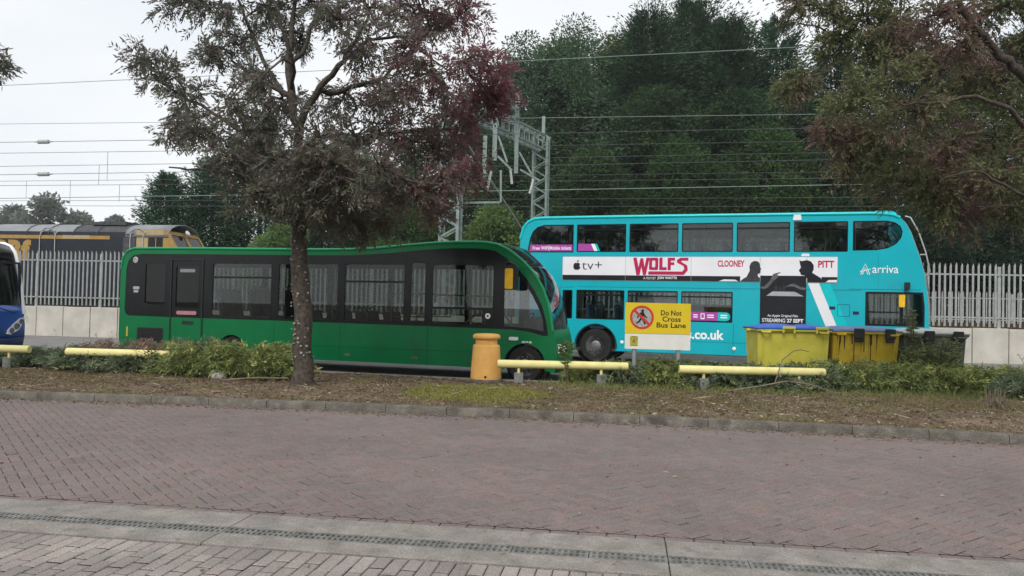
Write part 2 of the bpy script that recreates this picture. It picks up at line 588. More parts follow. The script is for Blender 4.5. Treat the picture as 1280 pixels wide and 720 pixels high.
def brick_field(name, bricks, m, z, rng, cols, cham=0.006, cut=(), gap=0.0030, jit=0.07, gape=None):
    """bricks: (cx, cy, angle, length, width) -> one chamfered paver each."""
    B = np.array(bricks)
    n = len(B)
    ca, sa = np.cos(B[:, 2]), np.sin(B[:, 2])
    V = []
    dz = rng.normal(0, 0.0012, n)
    tx, ty = rng.normal(0, 0.006, n), rng.normal(0, 0.006, n)
    for sx, sy, ins, h in [(-1, -1, 0, -cham), (1, -1, 0, -cham), (1, 1, 0, -cham), (-1, 1, 0, -cham), (-1, -1, cham, 0), (1, -1, cham, 0), (1, 1, cham, 0), (-1, 1, cham, 0)]:
        lx = sx * (B[:, 3] / 2 - (gape or gap) - ins)
        ly = sy * (B[:, 4] / 2 - gap - ins)
        V.append(np.stack([B[:, 0] + lx * ca - ly * sa, B[:, 1] + lx * sa + ly * ca, z + h + dz + lx * tx + ly * ty], 1))
    V = np.stack(V, 1).reshape(-1, 3)
    fs = np.array([(4, 5, 6, 7), (0, 1, 5, 4), (1, 2, 6, 5), (2, 3, 7, 6), (3, 0, 4, 7)])
    F = (np.arange(n)[:, None, None] * 8 + fs[None]).reshape(-1, 4)
    me = bpy.data.meshes.new(name)
    V, F, ne = V.tolist(), F.tolist(), 0
    for pg in cut:
        F.append(tuple(range(len(V), len(V) + len(pg))))
        V += [(q[0], q[1], z) for q in pg]
        ne += len(pg)
    me.from_pydata(V, [], F)
    c = np.array(cols)[rng.integers(0, len(cols), n)] * rng.uniform(1 - jit, 1 + jit, (n, 1))
    a = me.attributes.new('tint', 'FLOAT_COLOR', 'POINT')
    cc = np.ones((n * 8 + ne, 4), dtype=np.float32)
    cc[:n * 8, :3] = np.repeat(c, 8, axis=0)
    cc[n * 8:, :3] = np.array(cols)[0]
    a.data.foreach_set('color', cc.ravel())
    me.update()
    return link_mesh(name, me, m)


rng = np.random.default_rng(7)
# bed of sand under the pavers, one sheet
mb = MB()
mb.add([(-45, -8, -0.004), (45, -8, -0.004), (45, kerb_y(45) + 0.05, -0.004), (20, kerb_y(20) + 0.05, -0.004)] + [(x, kerb_y(x) + 0.05, -0.004) for x in range(18, -46, -2)], [tuple(range(4 + 32))])
tag(mb.build('sand_bed', 'joint_sand'), kind='structure')
def clip(poly, f):
    out = []
    for i in range(len(poly)):
        a, c = poly[i], poly[(i + 1) % len(poly)]
        fa, fc = f(a), f(c)
        if fa >= 0: out.append(a)
        if (fa >= 0) != (fc >= 0):
            t = fa / (fa - fc)
            out.append((a[0] + (c[0] - a[0]) * t, a[1] + (c[1] - a[1]) * t))
    return out


br, cutb = [], []
a45 = DA + R(45)
c45, s45 = math.cos(a45), math.sin(a45)
W0 = 0.1
for i in range(-190, 190):
    for j in range(-190, 190):
        m4 = (i - j) % 4
        if m4 == 0: lx, ly, an = (i + 1) * W0, (j + 0.5) * W0, a45
        elif m4 == 3: lx, ly, an = (i + 0.5) * W0, (j + 1) * W0, a45 + math.pi / 2
        else: continue
        x, y = lx * c45 - ly * s45, 8.5 + lx * s45 + ly * c45
        if abs(x) > 11.5: continue
        dd = (Vector((x, y, 0)) - D0).dot(DNv)
        kd = y - kerb_y(x)
        if dd > 0.0 or kd > 0.1: continue
        if dd > -0.22 or kd > -0.12:
            ca_, sa_ = math.cos(an), math.sin(an)
            pg = [(x + u * ca_ - v * sa_, y + u * sa_ + v * ca_) for u, v in ((-.096, -.046), (.096, -.046), (.096, .046), (-.096, .046))]
            pg = clip(pg, lambda q: -0.108 - (Vector((q[0], q[1], 0)) - D0).dot(DNv))
            if len(pg) > 2: pg = clip(pg, lambda q: kerb_y(q[0]) + 0.0 - q[1])
            if len(pg) > 2: cutb.append(pg)
        else:
            br.append((x, y, an, 0.2, 0.1))
for i in range(-60, 60):
    p = D0 + DD_ * (i * 0.2) - DNv * 0.055
    br.append((p.x, p.y, DA, 0.2, 0.1))
tag(brick_field('brick_road', br, 'road_brick', 0.006, rng, [(0.190, 0.153, 0.145), (0.183, 0.153, 0.147), (0.199, 0.153, 0.144), (0.180, 0.156, 0.150)], cut=cutb), kind='structure')
br = []
for i in range(-70, 71):
    x0 = i * 0.1 + 0.05
    for j in range(0, 26):
        y0 = 0.0 + j * 0.2 + (0.1 if i % 2 else 0)
        p = D0 + DD_ * x0 + DNv * (0.745 + 0.1 + y0 - 0.1)
        if y0 < 0.05: 
            p = D0 + DD_ * x0 + DNv * (0.745 + 0.1 + y0 / 2)
        br.append((p.x, p.y, DA + math.pi / 2, 0.2 if y0 > 0.05 or not i % 2 else 0.1, 0.1))
tag(brick_field('footpath', br, 'path_brick', 0.006, rng, [(0.262, 0.235, 0.218), (0.25, 0.226, 0.21), (0.276, 0.245, 0.227), (0.242, 0.222, 0.208)], jit=0.09, gap=0.0028, gape=0.0085), kind='structure')

# drainage channel: two concrete margins and iron gratings over a dark trough
dc = thing('drainage_channel', 'long slotted iron drain between pale concrete margins at the front of the brick road', 'drain', D0, DA)
for k in range(-4, 5):
    x0 = k * 3.0 + 1.1
    for y1, y0 in ((0.0, -0.34), (-0.50, -0.735)):
        b = MB()
        n = 40
        rr = random.Random(k * 7 + int(y1 * 10))
        b.box(x0 + 0.003, x0 + 2.997, y0, y1, -0.12, 0.016)
        b.build('concrete_margin', 'drain_concrete', dc, bevel=0.008)
    b = MB()
    for g in range(6):
        gx = x0 + g * 0.5
        b.box(gx + 0.003, gx + 0.497, -0.498, -0.478, -0.03, 0.014)
        b.box(gx + 0.003, gx + 0.497, -0.362, -0.342, -0.03, 0.014)
        b.box(gx + 0.003, gx + 0.497, -0.43, -0.41, -0.03, 0.0135)
        for q in range(13):
            xx = gx + 0.003 + q * (0.494 - 0.02) / 12
            b.box(xx, xx + 0.02, -0.479, -0.361, -0.029, 0.012)
    b.build('grating', 'drain_iron', dc)
b = MB()
b.box(-11, 15, -0.5, -0.34, -0.13, -0.1)
b.build('trough', 'drain_dark', dc)


def kerb_run(name, yfun, x0, x1, inset, width, h, m, step=0.9):
    b = MB()
    x = x0
    while x < x1:
        a = Vector((x + 0.004, yfun(x + 0.004), 0)); c = Vector((x + step - 0.004, yfun(x + step - 0.004), 0))
        d = (c - a).normalized()
        nn = Vector((-d.y, d.x, 0))
        prof = [(0, -0.05), (0.004, h - 0.025), (0.022, h), (width - 0.008, h + 0.002), (width, h - 0.01), (width, -0.05)]
        vs = [p + nn * (q[0] + inset) + Vector((0, 0, q[1])) for p in (a, c) for q in prof]
        k = len(prof)
        b.add(vs, [(i, i + 1, i + 1 + k, i + k)[::-1] for i in range(k - 1)] + [tuple(range(k)), tuple(range(2 * k - 1, k - 1, -1))])
        x += step
    return tag(b.build(name, m, smooth=35), kind='structure')


kerb_run('kerb', kerb_y, -27, 27, 0.0, 0.15, 0.115, 'kerb_concrete')
kerb_run('kerb', rear_y, -27, 27, -0.16, 0.14, 0.125, 'drain_concrete', 0.92)

# planting bed
b = MB()
rr = random.Random(3)
rows = []
NXb, NYb = 500, 46
from mathutils import noise
for j in range(NYb):
    t = j / (NYb - 1)
    row = []
    for i in range(NXb):
        x = -26 + 52 * i / (NXb - 1)
        ya, yb = kerb_y(x) + 0.14, rear_y(x) - 0.14
        y = ya + (yb - ya) * t
        e = min(1, 6 * t, 6 * (1 - t))
        z = 0.085 + e * (0.05 + 0.05 * noise.noise((x * 0.8, y * 0.8, 0)) + 0.03 * noise.noise((x * 3, y * 3, 5)) + 0.018 * noise.noise((x * 11, y * 11, 9)))
        row.append((x, y, z))
    rows.append(row)
b.grid(rows)
tag(b.build('planting_bed', 'bed_soil', smooth=80), kind='structure')


def bed_z(x, y):
    ya, yb = kerb_y(x) + 0.14, rear_y(x) - 0.14
    t = (y - ya) / (yb - ya)
    e = max(0, min(1, 6 * t, 6 * (1 - t)))
    return 0.085 + e * (0.05 + 0.05 * noise.noise((x * 0.8, y * 0.8, 0)) + 0.03 * noise.noise((x * 3, y * 3, 5)))

# ------------------------------------------------------------------ retaining wall and palisade fence along the railway
wall = thing('retaining_wall', 'low pale concrete panel wall under the galvanised palisade fence', 'wall', F0, FY)
for k in range(-18, 42):
    x0 = k * 1.16 + 0.4
    b = MB()
    dz = 0.012 * math.sin(k * 2.3)
    b.box(x0 + 0.012, x0 + 1.148, 0.0 + 0.006 * math.sin(k * 1.7), 0.3, -0.1, 1.175 + dz)
    b.build('wall_panel', 'wall_concrete', wall, bevel=0.015)


def pale(b, x, y, z0, z1, w=0.07):
    h = z1 - z0
    prof = [(-w / 2, 0.014), (-w / 4, -0.012), (0, 0.0), (w / 4, -0.012), (w / 2, 0.014)]
    tops = [h - 0.11, h - 0.05, h, h - 0.05, h - 0.11]
    vs = [(x + p[0], y + p[1], z0) for p in prof] + [(x + p[0], y + p[1], z0 + t) for p, t in zip(prof, tops)]
    vs += [(x + p[0], y + p[1] + 0.004, z0) for p in prof] + [(x + p[0], y + p[1] + 0.004, z0 + t) for p, t in zip(prof, tops)]
    fs = []
    for i in range(4):
        fs += [(i, i + 1, i + 6, i + 5), (i + 11, i + 10, i + 15, i + 16)]
    fs += [(0, 5, 15, 10), (4, 14, 19, 9)] + [(i + 5, i + 6, i + 16, i + 15) for i in range(4)]
    b.add(vs, fs)


def palisade(label, loc, s0, s1, zb, h, group=None, pitch=0.172, bay=2.75):
    t = thing('palisade_fence', label, 'fence', loc, FY)
    s = s0
    rnd = random.Random(5)
    while s < s1:
        b = MB()
        n = int(bay / pitch)
        for i in range(n):
            pale(b, s + 0.09 + i * (bay - 0.12) / (n - 0.3), -0.03 + rnd.uniform(-.006, .006), zb + 0.06 + rnd.uniform(-.01, .01), zb + h + rnd.uniform(-.015, .015))
        b.build('pale_panel', 'galvanised', t)
        for z in (zb + 0.34, zb + h - 0.42):
            b = MB()
            b.box(s + 0.02, s + bay - 0.02, 0.0, 0.05, z, z + 0.05)
            b.build('rail', 'galvanised', t)
        b = MB()
        b.box(s - 0.05, s + 0.05, 0.055, 0.115, zb - 0.3, zb + h - 0.12)
        b.build('post', 'galvanised', t)
        s += bay
    return t


palisade('tall grey galvanised palisade fence standing on the pale concrete wall', F0, -24, 46, 1.175, 2.22)
palisade('distant palisade fence beyond the railway tracks seen through the nearer fence', F0 + FN * 20, 24, 50, 1.0, 2.0)

# tracks behind the fence
for off in (4.0 + 1.35, 11.0):
    t = thing('railway_track', 'railway track carrying the dark locomotive' if off < 9 else 'empty railway track beyond the locomotive', 'railway track', F0 + FN * off + Vector((0, 0, 1.0)), FY)
    for y in (-0.72, 0.72):
        b = MB()
        b.box(-50, 80, y - 0.035, y + 0.035, 0.12, 0.27)
        b.build('steel_rail', 'rust', t)
    b = MB()
    for i in range(-70, 110):
        b.box(i * 0.7, i * 0.7 + 0.25, -1.25, 1.25, -0.02, 0.12)
    b.build('sleepers', 'ballast', t)

# ------------------------------------------------------------------ locomotive
loco = thing('locomotive', 'dark blue diesel locomotive with yellow cab and grey roof behind the fence', 'locomotive', F0 + FN * 4 + Vector((0, 0, 1.0)), FY)
LW = 2.64


def loco_section(x, h=1.0, wtop=1.0):
    # (y, z) across, side wall then curved roof; z above the embankment
    pr = [(0, 0.55), (0, 3.28), (0.05, 3.48), (0.28, 3.68), (0.7, 3.84), (1.32, 3.92), (1.94, 3.84), (2.36, 3.68), (2.59, 3.48), (2.64, 3.28), (2.64, 0.55)]
    return [(x, y, z) for y, z in pr]


def sec_strip(x0, x1, i0, i1, grow=0.0):
    rows = []
    for x in (x0, x1):
        r = loco_section(x)[i0:i1 + 1]
        r = [(p[0], LW / 2 + (p[1] - LW / 2) * (1 + grow / 1.32), p[2] + grow * (1 if p[2] > 3.3 else 0)) for p in r]
        rows.append(r)
    return rows


b = MB(); b.grid(sec_strip(-19, -0.3, 0, 10)[::-1])
b.build('body', 'loco_blue', loco, smooth=30)
b = MB(); b.box(-19, 1.3, 0.25, 2.39, -0.2, 0.56)
b.build('underframe', 'black_plastic', loco)
for x0, x1, m in ((-19, -3.42, 'loco_silver'), (-3.38, -0.8, 'loco_roof')):
    b = MB()
    b.grid(sec_strip(x0, x1, 2, 8, 0.012)[::-1])
    b.build('roof_panel', m, loco, smooth=30)
b = MB()
for x in (-9.5, -7.6, -5.7, -4.6, -3.4, -2.2):
    b.tube([Vector(p) + Vector((0, 0, 0.02)) for p in sec_strip(x, x, 1, 9, 0.015)[0]], 0.018, 5)
b.build('roof_rib', 'loco_roof', loco)
b = MB()
b.box(-2.9, -1.2, 0.55, 2.1, 3.86, 4.0); b.box(-2.7, -1.4, 0.8, 1.9, 4.0, 4.05)
b.build('roof_fan', 'loco_roof', loco)
b = MB(); b.grid(sec_strip(-0.85, 1.2, 1, 9, 0.035)[::-1])
b.build('cab_roof', 'loco_silver', loco, smooth=30, solid=0.03)
# cab: tapering nose with windows
b = MB()
b.sheet([(-0.3, 0.55), (1.65, 0.55), (1.72, 1.5), (1.65, 2.75), (1.0, 3.62), (-0.3, 3.62), ], [rect(0.24, 0.58, 2.72, 3.26), rect(0.62, 0.94, 2.72, 3.26)], -0.004, 0.06)
b.build('cab_side', 'loco_yellow', loco)
b = MB()
b.sheet([(-0.3, 0.55), (1.65, 0.55), (1.72, 1.5), (1.65, 2.75), (1.0, 3.62), (-0.3, 3.62), ], [rect(0.24, 0.94, 2.72, 3.26)], LW - 0.06, LW + 0.004)
b.build('cab_side', 'loco_yellow', loco)
b = MB()
b.box(-0.32, 1.0, -0.012, -0.005, 0.56, 2.6)
b.build('cab_side_panel', 'loco_blue', loco)
b = MB(); b.box(-0.32, 0.22, -0.012, -0.005, 2.602, 3.60); b.box(0.59, 0.61, -0.012, -0.005, 2.72, 3.26); b.box(0.222, 0.95, -0.012, -0.005, 3.28, 3.6)
b.build('cab_upper_panel', 'loco_sand', loco)
for y0 in (0.02, LW - 0.03):
    b = MB(); b.box(0.22, 0.97, y0, y0 + 0.01, 2.7, 3.28)
    b.build('cab_window', 'glass_dark', loco)
# front face with two windscreens, leaning back
b = MB()
fr_pts = lambda y: [(1.65, y, 0.55), (1.72, y, 1.5), (1.65, y, 2.7)]
b.grid([fr_pts(LW + 0.0), fr_pts(0.0)])
b.build('cab_front', 'loco_yellow', loco)
b = MB()
M = Matrix.Translation((1.64, 0, 2.7)) @ Matrix.Rotation(R(-32), 4, 'Y') @ Matrix.Rotation(R(90), 4, 'Z')
bb = MB()
bb.sheet([(0, 0), (LW, 0), (LW, 1.02), (0, 1.02)], [rect(0.14, 1.22, 0.12, 0.82, 0.06), rect(1.42, 2.5, 0.12, 0.82, 0.06)], -0.03, 0.03)
b.add([M @ Vector(p) for p in bb.v], bb.f)
b.build('windscreen_frame', 'loco_yellow', loco)
b = MB()
bb = MB(); bb.sheet(rect(0.1, 2.55, 0.08, 0.86), (), 0.0, 0.01)
b.add([M @ Vector(p) for p in bb.v], bb.f)
b.build('windscreen', 'glass_dark', loco)
b = MB()
b.lathe([(0.0, 0.0), (0.13, 0.0), (0.13, 0.06), (0.09, 0.08)], 14, (0, 0, 0))
o = b.build('headlight', 'lamp_glass', loco)
o.location = (1.32, 1.32, 3.56); o.rotation_euler = (0, R(60), 0)
b = MB(); b.box(-0.2, 1.5, 0.1, 2.5, 1.2, 1.25); b.box(-0.28, -0.22, 0.05, 2.6, 1.2, 3.5)
b.build('cab_interior', 'interior_dark', loco)
b = MB(); b.box(-19, -1.6, -0.014, -0.004, 3.16, 3.32)
b.build('cantrail_stripe', 'loco_yellow', loco)
b = MB(); b.box(-3.9, -2.6, -0.018, -0.006, 3.17, 3.33)
b.build('number_panel', 'loco_sand', loco)
text('lettering', 'GBRf', 2.75, 0.92, 'loco_yellow', loco, (-8.2, -0.012, 2.19), bold=0.06)
for x in (-5.0, -4.25, -0.6, 0.0):
    b = MB()
    b.tube([(x, -0.05, 1.2), (x, -0.05, 3.2), (x + 0.04, -0.05, 3.42), (x + 0.14, -0.03, 3.5)], 0.016, 6)
    b.build('handrail', 'rail_grey', loco)
for x in (-4.62, -0.28):
    b = MB()
    b.tube([(x - 0.36, -0.02, 3.3), (x - 0.3, -0.02, 3.5), (x - 0.12, -0.02, 3.64), (x + 0.12, -0.02, 3.64), (x + 0.3, -0.02, 3.5), (x + 0.36, -0.02, 3.3)], 0.03, 6)
    b.build('door_hood', 'loco_silver', loco)
b = MB()
b.sheet([(-0.95, 2.2), (-0.35, 2.2), (-0.35, 3.2), (-0.5, 3.42), (-0.8, 3.42), (-0.95, 3.2)], (), -0.02, -0.006)
b.build('cab_door', 'loco_roof', loco)
for x in (-16.5, -14.5, -12.5, -2.2, -0.2, 1.6):
    b = MB(); b.lathe([(0.5, 0.0), (0.5, 0.1)], 16, (x, 0.5, 0.55), 'y')
    b.build('wheel', 'black_plastic', loco)

# ------------------------------------------------------------------ overhead line portal
gan = thing('overhead_line_gantry', 'grey green lattice steel portal carrying railway overhead wires between the trees', 'gantry', fp(14.1, 3, 1.0), 0)
g0 = fp(14.1, 3, 0)
GI = lambda p: Vector(p) - Vector(gan.location)


def lattice(name, a, b_, w, vec, n, t=0.09):
    """Flat ladder of two chords from a to b with zigzag lacing; vec is the spacing direction."""
    q = MB()
    v = vec.normalized() * w / 2
    q.bar(GI(a - v), GI(b_ - v), t); q.bar(GI(a + v), GI(b_ + v), t)
    for i in range(n):
        p0 = a + (b_ - a) * (i / n); p1 = a + (b_ - a) * ((i + 0.5) / n); p2 = a + (b_ - a) * ((i + 1) / n)
        q.bar(GI(p0 - v), GI(p1 + v), t * 0.55); q.bar(GI(p1 + v), GI(p2 - v), t * 0.55)
    return q.build(name, 'galvanised_green', gan)


NB, NT = fp(14.1, 3, 0.9), fp(14.1, 3, 10.3)
FB, FT = fp(16.75, 13, 0.9), fp(16.75, 13, 10.6)
PX = (FT - NT); PX.z = 0
for sgn in (-0.16, 0.16):
    d = PX.normalized() * sgn
    lattice('leg', NB + d, NT + d, 0.72, FD, 11, 0.12)
    lattice('leg', FB + d, FT + d, 0.72, FD, 11, 0.11)
for dz in (0.0, -0.75):
    lattice('beam', NT + Vector((0, 0, dz)), FT + Vector((0, 0, dz)), 0.6, FD, 12, 0.09)
for sgn in (-0.3, 0.3):
    for i in range(17):
        q = MB()
        p = NT + (FT - NT) * (i / 16) + FD * sgn
        q.bar(GI(p), GI(p - Vector((0, 0, 0.75))), 0.06)
        q.build('beam_post', 'galvanised_green', gan)
q = MB(); q.bar(GI(FT + FD * 0.1 - Vector((0, 0, 0.4))), GI(FT + FD * 0.1 + Vector((0, 0, 1.05))), 0.17)
q.build('mast_tip', 'galvanised_green', gan)
for px, y0, y1, Y, w in ((646, 117, 217, 37.0, 0.19), (619, 132, 201, 34.6, 0.19), (606, 170, 221, 33.2, 0.17)):
    q = MB()
    q.bar(GI(at(px + .6, y0, Y)), GI(at(px - 1.0, y1, Y)), w)
    q.build('drop_tube', 'galvanised_green', gan)
for a, c, Y in (((622, 195), (640, 213), 34.6), ((650, 212), (675, 226), 37), ((623, 170), (634, 203), 34.6), ((649, 190), (665, 219), 37), ((582, 192), (593, 204), 32.6), ((584, 223), (606, 221), 33), ((575, 253.5), (625, 253), 33.5), ((626, 253), (626, 213), 33.8)):
    q = MB(); q.bar(GI(at(*a, Y)), GI(at(*c, Y)), 0.085)
    q.build('cantilever_arm', 'galvanised_green', gan)
for a, c, Y in (((590, 195), (584, 222), 32.8), ((614, 214), (609, 238), 33.6), ((638, 212), (640, 230), 35), ((667, 224), (662, 242), 37), ((577, 186), (581, 194), 32.6)):
    q = MB(); q.tube([GI(at(*a, Y)), GI(at(*c, Y))], 0.055, 8)
    q.build('insulator', 'ceramic', gan)
q = MB(); q.bar(GI(at(584, 180, 33)), GI(at(656, 292, 38)), 0.07)
q.build('stay_rod', 'galvanised_green', gan)
for a, c in (((618, 137), (648, 134)), ((620, 146), (648, 146))):
    q = MB(); q.bar(GI(at(*a, 34.6)), GI(at(*c, 37)), 0.12)
    q.build('cross_arm', 'galvanised_green', gan)

# ------------------------------------------------------------------ overhead wires
WG = 'overhead wires along the railway'
WIRES = [  # left y at x=0, right y at x=1020, plane offset, radius, material, words
    (107, 57.8, 3.0, 0.014, 'wire_bright', 'topmost overhead wire rising to the right across the sky and conifers'),
    (155, 142.8, 13.0, 0.014, 'wire_bright', 'second overhead wire from the top crossing the portal tip'),
    (178, 160, 3.5, 0.012, 'wire_metal', 'overhead wire with the upper grey insulator in the open sky'),
    (191.5, 176.5, 8.0, 0.012, 'wire_metal', 'thin overhead wire just below the upper insulator in the sky'),
    (208, 191, 8.0, 0.012, 'wire_metal', 'thin overhead wire just above the lower insulator in the sky'),
    (218.5, 200, 3.5, 0.012, 'wire_metal', 'overhead wire with the lower grey insulator in the open sky'),
    (226.5, 215, 13.0, 0.012, 'wire_metal', 'thin overhead wire just below the lower insulator in the sky'),
    (232, 223, 8.0, 0.012, 'wire_metal', 'fourth overhead wire from the bottom of the sky bundle'),
    (248, 231.5, 3.5, 0.015, 'wire_bright', 'pale thick contact wire in front of the dark conifers'),
    (251, 247, 13.0, 0.012, 'wire_metal', 'second lowest overhead wire above the locomotive roof'),
    (257, 258, 13.0, 0.012, 'wire_metal', 'lowest overhead wire above the locomotive roof')]
CAMP = Vector((0, 0, EYE))


def on_track(px, py, off):
    d = at(px, py, 10) - CAMP
    p0 = F0 + FN * off
    return CAMP + d * ((p0 - CAMP).dot(FN) / d.dot(FN))


for i, (yl, yr, off, r, m, lab) in enumerate(WIRES):
    a, c = on_track(0, yl, off), on_track(1020, yr, off)
    d = c - a
    w = thing('overhead_wire', lab, 'wire', a, 0, WG)
    b = MB()
    pts = []
    for k in range(0, 41):
        t = -1.2 + 3.4 * k / 40
        p = a + d * t
        p.z += 0.10 * (t * (t - 1)) if 0 <= t <= 1 else 0
        pts.append(p - a)
    b.tube(pts, r, 5)
    b.build('cable', m, w)
    if yl in (178, 218.5):
        t = 62 / 1020
        b = MB()
        p = d * t + Vector((0, 0, 0.10 * t * (t - 1)))
        u = d.normalized()
        b.tube([p - u * 0.42, p - u * 0.28, p - u * 0.25, p + u * 0.25, p + u * 0.28, p + u * 0.42], [0.03, 0.03, 0.095, 0.095, 0.03, 0.03], 8)
        b.build('insulator', 'galvanised', w)
    for px, y2 in {3: ((152, 226),), 4: ((140, 231),), 6: ((100, 256), (38, 248)), 7: ((168, 252),)}.get(i, ()):
        t = px / 1020
        p = d * t + Vector((0, 0, 0.10 * t * (t - 1)))
        e = on_track(px, y2, off)
        b = MB(); b.tube([p, p * 1.0 + Vector((0, 0, (e - a).z - p.z))], 0.011, 4)
        b.build('dropper', 'wire_metal', w)

# ------------------------------------------------------------------ trees behind the railway
def conifer_mesh(seed, h, rad, nbr, base=(0.028, 0.058, 0.036), per=46, tip=0.75):
    r = np.random.default_rng(seed)
    t = r.random(nbr) ** 0.9
    az = r.random(nbr) * 2 * np.pi
    prof = np.clip((1 - t) ** tip, 0.04, 1) * np.clip(0.6 + 3 * t, 0, 1)
    lob = 1 + 0.30 * np.sin(2 * az + 9 * t + seed * 1.7) * (t > 0.5) + 0.22 * np.sin(3 * az + seed + 4 * t) + 0.16 * np.sin(5 * az + 11 * t + seed * 2)
    rl = rad * prof * r.uniform(0.55, 1.22, nbr) * lob + 0.3
    up = r.normal(0.18, 0.16, nbr) + 0.55 * t ** 3
    shade = r.uniform(0.55, 1.5, nbr) * (1 + 0.32 * np.sin(4 * az + 23 * t + seed) * np.sin(2 * az - 13 * t + 2 * seed))  # light and dark of the boughs put into the needle colour
    P, D, Lf, Wd, C = [], [], [], [], []
    ca, sa = np.cos(az), np.sin(az)
    for k in range(per):
        f = 0.22 + 0.78 * (k + r.random(nbr)) / per
        sd = r.uniform(-1, 1, nbr) * rl * 0.30 * np.sin(np.clip(f, 0, 1) * 2.7)
        z = h * t * 0.985 + rl * (up * f - 0.34 * f ** 2 + 0.42 * f ** 5) - np.abs(sd) * 0.35 + r.normal(0, 0.09, nbr)
        P.append(np.stack([ca * rl * f - sa * sd, sa * rl * f + ca * sd, z], 1))
        D.append(np.stack([ca - sa * sd * 0.9, sa + ca * sd * 0.9, up + 0.2], 1) + r.normal(0, 0.33, (nbr, 3)) - np.array([0, 0, 0.25]))
        sz = np.clip(0.45 + 0.25 * rl / rad * 2, 0.4, 0.95)
        q_ = 0.8 if h < 13 else 1.0
        Lf.append(r.uniform(0.28, 0.62, nbr) * sz * q_); Wd.append(r.uniform(0.09, 0.18, nbr) * sz * q_)
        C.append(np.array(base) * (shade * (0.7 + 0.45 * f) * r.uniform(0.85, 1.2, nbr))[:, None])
    P, D, C = np.concatenate(P), np.concatenate(D), np.concatenate(C)
    V = leaf_quads(P, D, np.concatenate(Lf), np.concatenate(Wd), r)
    return V, C


def make_tree(name, label, loc, V, C, h, tr, group, rz=0.0, leafm='needle'):
    t = thing(name, label, 'tree', loc, rz, group)
    quads('crown', V, C, leafm, t)
    b = MB()
    b.tube([(0, 0, -0.5), (0.05, 0, h * 0.3), (0, 0.05, h * 0.7), (0, 0, h * 0.97)], [tr, tr * 0.8, tr * 0.4, 0.02], 8)
    b.build('trunk', 'bark_dark', t)
    return t


def leafy_mesh(seed, h, rad, nb, per, base, z0=0.25, leaf=(0.22, 0.42)):
    r = np.random.default_rng(seed)
    P, D, C = [], [], []
    for k in range(nb):
        a, q = r.random() * 2 * np.pi, r.random() ** 0.5
        zz = z0 + (1 - z0) * r.random()
        rr_ = rad * math.sin(min(1, (zz - z0) / (1 - z0) * 0.9 + 0.12) * math.pi) ** 0.6
        c = np.array([math.cos(a) * rr_ * q, math.sin(a) * rr_ * q, zz * h])
        s = rad * r.uniform(0.22, 0.42)
        n = int(per * r.uniform(0.6, 1.3))
        u = unit(r.normal(size=(n, 3))) * (r.random((n, 1)) ** 0.4) * np.array([s, s, s * 0.75])
        P.append(c + u)
        D.append(u + r.normal(0, 0.4, (n, 3)) * s)
        C.append(np.array(base) * r.uniform(0.65, 1.35) * r.uniform(0.8, 1.2, (n, 1)))
    P, D, C = np.concatenate(P), np.concatenate(D), np.concatenate(C)
    n = len(P)
    V = leaf_quads(P, D, r.uniform(*leaf, n), r.uniform(leaf[0] * 0.5, leaf[1] * 0.55, n), r)
    return V, C


def top_height(px, py, Y):
    return at(px, py, Y).z - 1.0


CG = 'dark conifers beyond the railway'
CON = [  # px, top py, depth, radius, base tint, words
    (204, 212, 62, 4.6, (0.032, 0.082, 0.042), 'small pointed conifer above the yellow locomotive cab, lowest of the dark conifers'),
    (262, 192, 64, 5.2, (0.032, 0.080, 0.040), 'bushy dark conifer just right of the locomotive cab behind the purple tree'),
    (322, 172, 66, 5.6, (0.032, 0.073, 0.034), 'dark conifer rising behind the bare low branch of the purple tree'),
    (400, 205, 62, 5.4, (0.030, 0.060, 0.029), 'dark conifer straight behind the trunk of the purple tree'),
    (480, 200, 63, 5.4, (0.030, 0.060, 0.029), 'dark conifer behind the crimson half of the purple tree'),
    (804, 12, 60, 7.4, (0.032, 0.066, 0.033), 'tall shaggy conifer next to the yellowish broadleaf crown'),
    (856, -4, 62, 7.2, (0.034, 0.070, 0.034), 'tallest dense conifer, middle of the three highest crowns'),
    (908, 18, 58, 5.4, (0.032, 0.066, 0.033), 'tall conifer between the tallest crown and the bluish pointed one'),
    (966, 16, 60, 4.3, (0.034, 0.077, 0.042), 'bluish pointed conifer beside the sky gap next to the olive ash tree'),
    (836, 60, 70, 6.5, (0.028, 0.060, 0.030), 'dark conifer in the second row between the two tallest crowns'),
    (770, 90, 70, 6.5, (0.028, 0.060, 0.028), 'dark conifer in the second row behind the yellowish broadleaf crown'),
    (940, 80, 70, 6.5, (0.028, 0.060, 0.030), 'dark conifer in the second row below the sky gap'),
    (690, 120, 70, 6.5, (0.028, 0.058, 0.027), 'dark conifer in the second row behind the pale green trees'),
    (610, 150, 70, 6.0, (0.028, 0.056, 0.026), 'dark conifer in the second row behind the lattice portal'),
    (784, 40, 66, 5.0, (0.032, 0.066, 0.034), 'dark conifer in the second row left of the shaggy one'),
    (885, 22, 70, 6.0, (0.030, 0.062, 0.032), 'dark conifer in the second row between the tallest crown and its right neighbour'),
    (1035, 62, 62, 6.0, (0.028, 0.060, 0.028), 'dark conifer above the front half of the turquoise bus'),
    (1110, 24, 60, 7.0, (0.025, 0.055, 0.026), 'dark conifer behind the middle of the olive ash tree'),
    (1190, 60, 58, 7.0, (0.021, 0.046, 0.022), 'dark conifer above the fence bays nearest the turquoise bus'),
    (1270, 40, 60, 7.0, (0.021, 0.046, 0.022), 'dark conifer above the last visible bays of the fence')]
